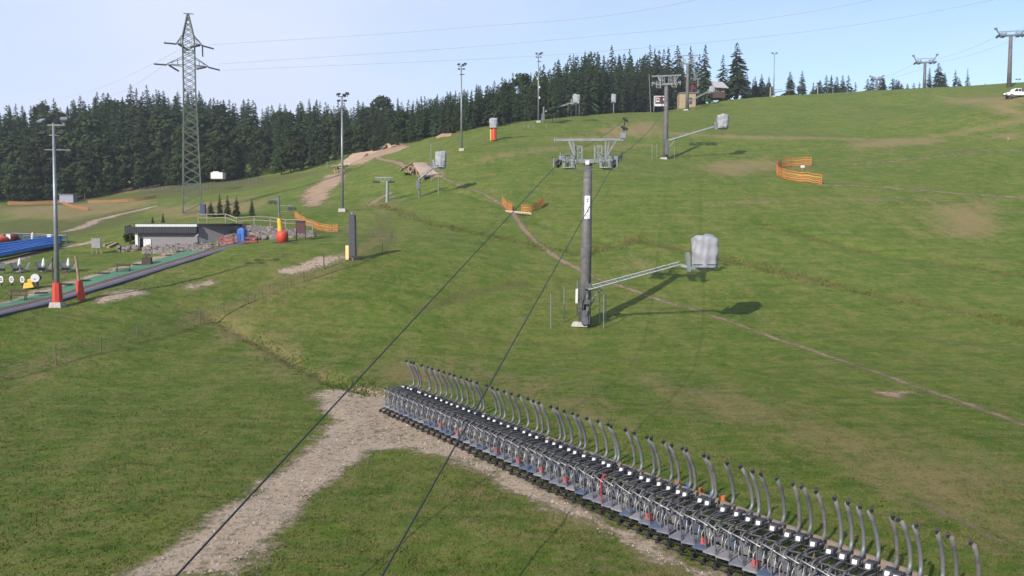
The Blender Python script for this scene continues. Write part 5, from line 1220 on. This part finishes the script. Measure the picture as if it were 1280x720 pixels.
# grassy knoll is part of the terrain; grey roof at the right picture edge
d = 262; g = Gd(1278, d); zb = at(1278, 113, d).z
t = thing('ridge_building', 'grey roofed building cut by the right picture edge behind the pickup', 'building', (mpx(1268 - 640, d), d, zb)); mb = MB(); L_ = mpx(30, d); mb.box((L_ / 2, 4, mpx(1.5, d)), (L_, 8, mpx(3, d) + 3)); mb.build('wall', M('brown_grey_wall', (.16, .12, .10), .8), t)
mb = MB(); h0, h1 = mpx(3, d), mpx(13.5, d); mb.add([(0, -.5, h0), (L_ * .55, -.5, h1), (L_, -.5, h1), (L_, 8.5, h1), (L_ * .55, 8.5, h1), (0, 8.5, h0), (0, -.5, h0 - .4), (L_, -.5, h0 - .4), (L_, 8.5, h0 - .4), (0, 8.5, h0 - .4)], [(0, 6, 7, 2, 1), (1, 2, 3, 4), (0, 1, 4, 5), (5, 4, 3, 8, 9), (6, 9, 8, 7), (0, 5, 9, 6), (2, 7, 8, 3)]); mb.build('roof', M('blue_grey_roof', (.20, .21, .25), .6), t)
g = Gd(1264.5, 256); t = thing('lamp_post', 'thin short lamp post between the ridge tower and the grey roof', 'lamp post', g); hh = at(1264.5, 99.5, 256).z - g.z; MB().tube([(0, 0, -.3), (0, 0, hh)], .06, 6).build('post', galvl, t); MB().bar((-.5, 0, hh), (.5, 0, hh), .1).build('crossarm', galv, t)
for x in (-.5, .45): MB().box((x, -.05, hh + .1), (.45, .3, .3)).build('lamp_head', galv, t)
# pickup truck, facing left
g = G(1268, 122.5); d = g.y
t = thing('pickup_truck', 'white pickup truck with a covered bed parked on the ridge at the right edge', 'pickup truck', g + Vector((mpx(3, d), 0, 0)), R(2)); s_ = mpx(30, d) / 5.3; t.scale = (s_, s_, s_)
def extr(mb, prof_, y0, y1, inset=0):
    n_ = len(prof_); mb.add([(x, y0, z) for x, z in prof_] + [(x, y1, z) for x, z in prof_], [tuple(range(n_)), tuple(range(2 * n_ - 1, n_ - 1, -1))] + [(i, i + n_, (i + 1) % n_ + n_, (i + 1) % n_) for i in range(n_)])
carw = M('white_car_paint', (.78, .78, .78), .25, 0, .02)
glassm = M('dark_car_glass', (.03, .035, .04), .1)
mb = MB(); extr(mb, [(-2.6, .45), (-2.62, .85), (-2.5, 1.08), (-1.5, 1.2), (-1.45, 1.22), (2.6, 1.2), (2.65, .5)], -.88, .88); mb.build('body', carw, t, bevel=.05)
mb = MB(); extr(mb, [(-1.4, 1.19), (-.8, 1.95), (.5, 1.98), (.65, 1.19)], -.78, .78); mb.build('cabin', carw, t, bevel=.05)
mb = MB(); extr(mb, [(-1.15, 1.28), (-.74, 1.84), (-.2, 1.86), (-.2, 1.28)], -.80, .80); mb.build('window', glassm, t)
mb = MB(); extr(mb, [(-.1, 1.28), (-.1, 1.86), (.42, 1.86), (.52, 1.28)], -.80, .80); mb.build('window', glassm, t)
mb = MB(); extr(mb, [(.74, 1.205), (.68, 1.9), (2.5, 1.82), (2.6, 1.205)], -.8, .8); mb.build('bed_cover', M('dark_bed_cover', (.09, .08, .12), .6), t)
for x in (-1.65, 1.55):
    for y in (-1, 1):
        wh_ = MB().cyl((x, y * .9 - y * .24, .38), (x, y * .93, .38), .38, 16).build('wheel', black, t); MB().cyl((x, y * .93, .38), (x, y * .945, .38), .22, 12).build('rim', galvl, wh_)
for y in (-.65, .65): MB().box((-2.6, y, .85), (.08, .35, .18)).build('headlight', galvl, t)
MB().box((-2.66, 0, .55), (.1, 1.7, .22)).build('bumper', dsteel, t)
# parked lift machinery tiny on the skyline
g = G(1022, 117); t = thing('tow_lift_tower', 'tiny pale lift post on the skyline right of the ridge lamp', 'lift tower', g); hh = mpx(9, g.y); MB().tube([(0, 0, -.3), (0, 0, hh)], .16, 8).build('shaft', galvl, t); MB().bar((-.9, 0, hh), (.9, 0, hh), .25).build('crossarm', galvl, t)
for u in (1041, 1059): stake(u, 117, 111, 'tiny pale stake on the skyline', 'stakes on the skyline', .1)
g = G(1260, 178); t = thing('small_sign', 'small pale sign standing in the bare brown patch on the right slope', 'sign', g); MB().tube([(0, 0, -.2), (0, 0, .9)], .05, 6).build('post', wood, t); MB().box((0, -.06, .75), (.45, .04, .5)).build('panel', woodl, t)
g = G(1003, 212); t = thing('small_sign', 'small white marker inside the curved orange net', 'sign', g); MB().tube([(0, 0, -.2), (0, 0, .5)], .05, 6).build('post', galvl, t); MB().box((0, -.06, .5), (.7, .05, .4)).build('panel', white, t)
stake(409, 210, 202, 'small pale marker stake left of the timber platform', None, .07)

# ================================================================== parked lift chairs
rdir = Vector((0.508, -0.8614, 0)); gy = Vector((0.67, 0.742, 0)).normalized(); gx = Vector((gy.y, -gy.x, 0))
STEP = .627; NCH = 57
frame_m = M('chair_dark_tube', (0.062, 0.060, 0.068), .5, .15, .35, 3, c2=(.15, .145, .155)); leg_m = M('chair_grey_tube', (0.11, 0.108, 0.115), .5, .15, .35, 3, c2=(.21, .205, .21))
hang_m = M('hanger_galvanised', (.21, .225, .235), .55, .2, .35, 2.2, c2=(.12, .115, .11))
hang_b = M('hanger_browned', (.13, .12, .11), .65, .1, .35, 2.2, c2=(.22, .215, .21)); hang_l = M('hanger_bright', (.25, .27, .285), .5, .25, .3, 2.2, c2=(.16, .155, .15))
bar_m = M('bright_bar', (.40, .40, .40), .4, .4, .2)
seat_g = M('grey_blue_seat', (.145, .152, .19), .6, 0, .3, 4); seat_b = M('blue_seat', (.075, .10, .165), .6, 0, .3, 4); seat_l = M('worn_grey_seat', (.205, .205, .22), .7, 0, .25, 4)
Z0 = 1.2
def arc(c, r_, a0, a1, n_=7): return [(c[0] + r_ * math.cos(a0 + (a1 - a0) * i / n_), c[1] + r_ * math.sin(a0 + (a1 - a0) * i / n_)) for i in range(n_ + 1)]
# local y runs from the footrest (0) to the hanger, z up
arm_yz = [(-.36, .14), (-.42, .5), (-.50, 1.14)] + arc((-.30, 1.16), .20, math.pi, math.pi / 2) + [(-.05, 1.36)]
leg0 = MB()
leg0.tube([(.19, y, z) for y, z in arm_yz], .027, 7)
armb = MB()
for x in (-.19, .19): armb.tube([(x, -.1, 1.355), (x, .3, 1.36), (x, 1.3, Z0 + .02)], .027, 7)
armb.tube([(-.19, y + .10, z - .05 if z > .3 else z) for y, z in arm_yz[2:]], .025, 7)
armb.tube([(-.19, -.1, 1.34), (.19, -.1, 1.36)], .022, 6); armb.tube([(-.19, .75, 1.27), (.19, .75, 1.27)], .026, 6)
for x in (-.24, .24): armb.tube([(x, -.05, .55), (x, .12, 1.0), (x, 1.25, .98), (x, 1.3, 1.18)], .024, 6)
for x, z0_, z1_ in ((-.1, 1.12, 1.10), (.08, .86, .90), (-.05, 1.0, 1.2), (.14, 1.2, 1.12), (-.22, .75, .8)): armb.tube([(x, -.1, z0_), (x, 1.25, z1_)], .022, 6)
armb.tube([(-.2, .2, .55), (-.2, .9, .5), (-.2, 1.2, .9)], .022, 6); armb.tube([(.0, .55, 1.15), (.0, .6, .5)], .02, 6); armb.box((0, .55, .86), (.40, .8, .03), Matrix.Rotation(R(-8), 3, 'X'))
hang = MB(); hp = [(1.20, Z0 + .02), (1.45, Z0 + .03)] + arc((1.50, Z0 + .31), .28, -math.pi / 2, .15, 8) + [(1.70, Z0 + .75), (1.46, Z0 + 1.2), (1.22, Z0 + 1.50)]
hang.tube([(0, y, z) for y, z in hp], [.045, .05] + [.056] * 9 + [.06, .062, .055], 9)
hang.box((0, 1.22, Z0 + .01), (.30, .16, .14))
grip = MB(); grip.box((0, 1.19, Z0 + 1.53), (.06, .12, .07)); grip.cyl((-.045, 1.20, Z0 + 1.58), (.045, 1.20, Z0 + 1.58), .033, 9); grip.box((0, 1.12, Z0 + 1.57), (.035, .09, .04)); grip.tube([(0, 1.2, Z0 + 1.55), (0, 1.22, Z0 + 1.68)], .014, 5)
plate_b = MB(); plate_b.box((0, 1.16, Z0 + .10), (.25, .26, .08), Matrix.Rotation(R(15), 3, 'X')); plate_b.box((0, 1.0, Z0 + .06), (.24, .05, .24), Matrix.Rotation(R(-20), 3, 'X'))
plate = MB(); plate.box((0, .962, Z0 + .08), (.13, .014, .13), Matrix.Rotation(R(-20), 3, 'X'))
fbar = MB(); fbar.tube([(-.36, -.22, 1.27), (.34, -.58, 1.24)], .018, 7)
sbar = MB(); sbar.tube(curve_pts([(.14, -.44, 1.04), (.13, -.56, .92), (.12, -.53, .70), (.16, -.46, .58), (.22, -.34, .44)], 4), 0.015, 6); sbar.tube([(-.14, -.22, 1.05), (-.16, -.30, .62)], .015, 6)
seat = MB(); seat.box((0, -.14, .42), (.48, .66, .05), Matrix.Rotation(R(4), 3, 'X')); seat.box((0, -.14, .38), (.34, .5, .03), Matrix.Rotation(R(4), 3, 'X')); 
back = MB(); back.box((0, .30, .68), (.50, .05, .50), Matrix.Rotation(R(24), 3, 'X'))
foot = MB(); foot.tube([(-.22, .1, .28), (-.22, -.5, .15), (-.18, -.6, .10), (.18, -.6, .10), (.22, -.5, .15), (.22, .1, .28)], .026, 7); foot.box((0, -.32, .20), (.34, .10, .04)); foot.box((.2, -.5, .08), (.06, .18, .12)); foot.box((-.2, -.5, .08), (.06, .18, .12))
p0 = at(503.1, 483.4, 1.0) - CAM; z_plate = Z0 + .08 + H(-6, 49)
plate0 = CAM + p0 * ((z_plate - CAM.z) / p0.z)
# where each chair stands along the row (the gaps are uneven)
SROW = [STEP * i for i in range(26)]
for x_ in (700.6,710.5,720.3,730.6,741.3,752.6,763.5,775.1,786.9,799.1,810.7,822.6,835.1,847.3,858.2,873.6,888.7,903,917.6,932.8,949.5,965.4,982.4,998.9,1015.6,1033,1050.7,1068.1,1085,1106,1121,1141,1162,1181,1205):
    k_ = (x_ - 640) / F; cp_, sp_ = math.cos(PITCH), math.sin(PITCH)
    # camera depth = y cos p - (z - 10) sin p
    s0_ = (k_ * (plate0.y * cp_ - (plate0.z - 10) * sp_) - plate0.x) / (rdir.x - k_ * rdir.y * cp_); SROW.append(s0_)
NCH = len(SROW)
print('row gaps', [round(q - p, 2) for p, q in zip(SROW[:-1], SROW[1:])])
proto = None; parts = None
reds = {20: 's', 26: 's', 14: 's', 33: 'l', 23: 's', 38: 's', 43: 's', 11: 's', 29: 's', 47: 's'}
for i in range(NCH):
    o = plate0 + rdir * SROW[i] - gy * .96; z = H(o.x + .3, o.y + .3)
    o = Vector((o.x, o.y, z + rnd.uniform(-.015, .015)))
    if i == 0: lab = 'grey lift chair at the far left end of the parked row, beside the gravel track'
    elif i == NCH - 1: lab = 'nearest lift chair of the parked row, at its lower right end'
    elif reds.get(i) == 'l': lab = 'lift chair with a bright red front tube in the middle of the parked row'
    elif i in reds: lab = 'lift chair with a small red seat cover in the parked row'
    else: lab = 'grey lift chair with curved hanger standing inside the long parked row'
    t = thing('chairlift_chair', lab, 'lift chair', o, math.atan2(gy.y, gy.x) - math.pi / 2 + rnd.uniform(-.035, .035), 'parked lift chairs')
    t.rotation_euler = (rnd.gauss(0, .018), rnd.gauss(0, .018), t.rotation_euler.z + rnd.gauss(0, .03))
    sm = rnd.choice([seat_g, seat_g, seat_b, seat_l])
    spec = [('front_leg', leg0, leg_m if reds.get(i) != 'l' else redg, True), ('frame', armb, frame_m, True), ('hanger', hang, rnd.choice([hang_m, hang_m, hang_b, hang_l]), True), ('grip', grip, dsteel, False), ('plate_bracket', plate_b, M('bracket_steel', (.035, .036, .045), .6, .1), False), ('number_plate', plate, white, False),
            ('crossbar', fbar, bar_m, True), ('safety_bar', sbar, bar_m, True), ('seat', seat, sm, False), ('backrest', back, rnd.choice([seat_g, seat_b, seat_l, seat_g]), False), ('footrest', foot, black, True)]
    for nm, mb, mt, smo in spec:
        key = (nm, mt.name)
        if not isinstance(parts, dict): parts = {}
        if key not in parts:
            ob = mb.build(nm, mt, t, smo); parts[key] = ob.data
            if nm in ('seat', 'backrest', 'plate_bracket'):
                pass
        else:
            ob = bpy.data.objects.new(nm, parts[key]); col.objects.link(ob); ob.parent = t
        if nm == 'hanger': ob.rotation_euler = (rnd.gauss(0, .01), rnd.gauss(0, .018), rnd.gauss(0, .02)) if i else (0, 0, 0)
    if reds.get(i) == 's':
        key = 'rc'
        if key not in parts:
            mb = MB(); mb.box((.10, -.34, .62), (.22, .05, .2), Matrix.Rotation(R(-10), 3, 'X')); ob = mb.build('seat_cover', redg, t); parts[key] = ob.data
        else: ob = bpy.data.objects.new('seat_cover', parts[key]); col.objects.link(ob); ob.parent = t
# storage rack: two long beams behind the chairs
a = plate0 - rdir * 1.0; Lr = SROW[-1] + 3
t = thing('storage_rack', 'long timber rack with two pale beams carrying the parked lift chairs', 'rack', (a.x, a.y, H(a.x, a.y)))
for off, zz in ((.46, Z0 - .12), (.98, Z0 - .16)):
    p = gy * off + Vector((0, 0, zz)); MB().bar(p, p + rdir * Lr, .12, .14).build('beam', woodl, t)
    for i in range(0, 13):
        q = p + rdir * (Lr * (i + .5) / 13); MB().bar((q.x, q.y, -.3), (q.x, q.y, zz - .075), .11, .11).build('post', wood, t)
for (u, v, mt, l) in ((847, 605, orange, 'orange bucket on the grass behind the chairs, leftmost of the five'), (861, 609, blue, 'dark blue bucket left of the middle orange one'), (877, 615, orange, 'middle orange bucket behind the chairs'), (890, 620, M('bright_blue_plastic', (.04, .14, .42), .45), 'brighter blue bucket behind the chairs'), (903, 625, M('deep_orange_plastic', (.62, .16, .03), .5), 'largest orange bucket, rightmost behind the chairs')):
    g = G(u, v + 4); t = thing('bucket', l, 'bucket', g, rnd.uniform(0, 6), 'buckets behind the parked chairs'); t.scale = (.62, .62, .62); MB().tube([(0, 0, .0), (0, 0, .42)], [.15, .20], 12).build('body', mt, t); mb = MB(); P_ = [(.2 * math.cos(k * math.pi / 8), 0, .42 + .14 * math.sin(k * math.pi / 8)) for k in range(9)]; mb.tube(P_, .012, 5); mb.build('handle', galv, t); mb = MB(); mb.tube([(0, 0, .40), (0, 0, .43)], .21, 12); mb.build('rim', mt, t)

# ================================================================== grass tufts on the near meadow
rg = np.random.default_rng(3); NT = 170000
th = np.radians(rg.uniform(-40, 40, NT)); rad = 20 + 75 * rg.random(NT) ** 1.2
gx_, gy_ = rad * np.sin(th), rad * np.cos(th)
ai = np.clip(np.searchsorted(ang, np.degrees(th)), 0, na - 1); ri = np.clip(np.searchsorted(rr, rad), 0, nr - 1)
keep = (gravel[ri * na + ai] < -0.15 + rg.normal(0, .25, NT)) & (trail[ri * na + ai] < -0.05)
cl = vnoise(gx_, gy_, 1.3, 8) + vnoise(gx_, gy_, .45, 9) + .35
keep &= rg.random(NT) < np.clip(cl + .25, .45, 1)
gx_, gy_ = gx_[keep], gy_[keep]; n_ = len(gx_); gz_ = VZ[(ri * na + ai)[keep]]
# exact height on the mesh by blending the two neighbouring rings
gz_ = Hn(gx_, gy_) + 0.22 * vnoise(gx_, gy_, 9, 1) + 0.13 * vnoise(gx_, gy_, 3.1, 2) + 0.07 * vnoise(gx_, gy_, 1.1, 3) - .015
hs_ = np.ones(n_)
ex, ey, eh = [], [], []
for pl, wd_, cnt, hh_ in ((_d1, .6, 4600, 2.8), (_d6, .6, 2200, 2.5), (_d3, .8, 2300, 2.2), (_d4, .6, 1500, 2.0), (_d5, .6, 700, 2.0)):
    P_ = np.array(pl); sg_ = np.linalg.norm(np.diff(P_, axis=0), axis=1); cs_ = np.concatenate([[0], np.cumsum(sg_)]); q_ = rg.random(cnt) * cs_[-1]
    xx_ = np.interp(q_, cs_, P_[:, 0]); yy_ = np.interp(q_, cs_, P_[:, 1]); k_ = vnoise(xx_, yy_, 2.5, 12) + .5
    kk = rg.random(cnt) < np.clip(k_ * 1.6 - .15, .08, 1); ex.append((xx_ + rg.normal(0, wd_, cnt))[kk]); ey.append((yy_ + rg.normal(0, wd_, cnt))[kk]); eh.append((hh_ * rg.uniform(.5, 1.2, cnt) * (.5 + k_))[kk])
ex, ey, eh = map(np.concatenate, (ex, ey, eh))
gx_ = np.concatenate([gx_, ex]); gy_ = np.concatenate([gy_, ey]); hs_ = np.concatenate([hs_, eh]); n_ = len(gx_)
gz_ = Hn(gx_, gy_) + 0.22 * vnoise(gx_, gy_, 9, 1) + 0.13 * vnoise(gx_, gy_, 3.1, 2) + 0.07 * vnoise(gx_, gy_, 1.1, 3) - .015
BL = 3; V_ = np.zeros((n_, BL, 3, 3))
for k in range(BL):
    a_ = rg.uniform(0, 6.283, n_); h_ = rg.uniform(.035, .10, n_) * hs_; w_ = rg.uniform(.018, .035, n_) * np.sqrt(hs_); lx = rg.normal(0, .045, n_); ly = rg.normal(0, .045, n_); ox = rg.normal(0, .05, n_); oy = rg.normal(0, .05, n_)
    bx, by = gx_ + ox, gy_ + oy
    V_[:, k, 0] = np.stack([bx - np.cos(a_) * w_, by - np.sin(a_) * w_, gz_], 1); V_[:, k, 1] = np.stack([bx + np.cos(a_) * w_, by + np.sin(a_) * w_, gz_], 1); V_[:, k, 2] = np.stack([bx + lx, by + ly, gz_ + h_], 1)
V_ = V_.reshape(-1, 3)
tag(np_mesh('grass', V_, np.arange(len(V_)).reshape(-1, 3), [grassm], smooth=False), 'short rough grass on the near meadow', 'grass', kind='stuff')
# loose stones on the gravel track
NS = 60000; th = np.radians(rg.uniform(-36, 14, NS)); rad = 24 + 34 * rg.random(NS); ai = np.clip(np.searchsorted(ang, np.degrees(th)), 0, na - 1); ri = np.clip(np.searchsorted(rr, rad), 0, nr - 1)
kk = (gravel[ri * na + ai] > .1) & (rg.random(NS) < .55); sx_, sy_ = (rad * np.sin(th))[kk], (rad * np.cos(th))[kk]
sz_ = Hn(sx_, sy_) + 0.22 * vnoise(sx_, sy_, 9, 1) + 0.13 * vnoise(sx_, sy_, 3.1, 2) + 0.07 * vnoise(sx_, sy_, 1.1, 3) + .012; ns_ = len(sx_)
oc = np.array([(1, 0, 0), (0, 1, 0), (-1, 0, 0), (0, -1, 0), (0, 0, .8), (0, 0, -.8)], float); of = np.array([(0, 1, 4), (1, 2, 4), (2, 3, 4), (3, 0, 4), (1, 0, 5), (2, 1, 5), (3, 2, 5), (0, 3, 5)])
SV = oc[None] * (rg.gamma(2.2, .011, (ns_, 1, 1)) + .010) * rg.uniform(.6, 1.3, (ns_, 6, 1)) + np.stack([sx_, sy_, sz_], 1)[:, None]
SF = (of[None] + (np.arange(ns_) * 6)[:, None, None]).reshape(-1, 3)
tag(np_mesh('loose_stones', SV.reshape(-1, 3), SF, [M('track_stone', (.19, .155, .12), .9, 0, .3, 1.7, c2=(.37, .31, .26))], smooth=False), 'loose pale stones scattered over the gravel track', 'stones', kind='stuff')
# ================================================================== haze
HZ = 1000
mb = MB(); zlo, zhi = VZ.min() - 1.5, 125
hz = mb.box((0, 0, (zlo + zhi) / 2), (HZ * 2, HZ * 2, zhi - zlo)); hm = bpy.data.materials.new('thin_haze'); hm.use_nodes = True; ht = hm.node_tree; ht.nodes.clear()
ho = ht.nodes.new('ShaderNodeOutputMaterial'); pv = ht.nodes.new('ShaderNodeVolumePrincipled'); pv.inputs['Color'].default_value = (.85, .90, 1, 1); pv.inputs['Density'].default_value = 0.00026; pv.inputs['Anisotropy'].default_value = 0.2
ht.links.new(pv.outputs[0], ho.inputs['Volume']); tag(mb.build('haze', hm), 'thin summer haze', 'haze', kind='stuff')
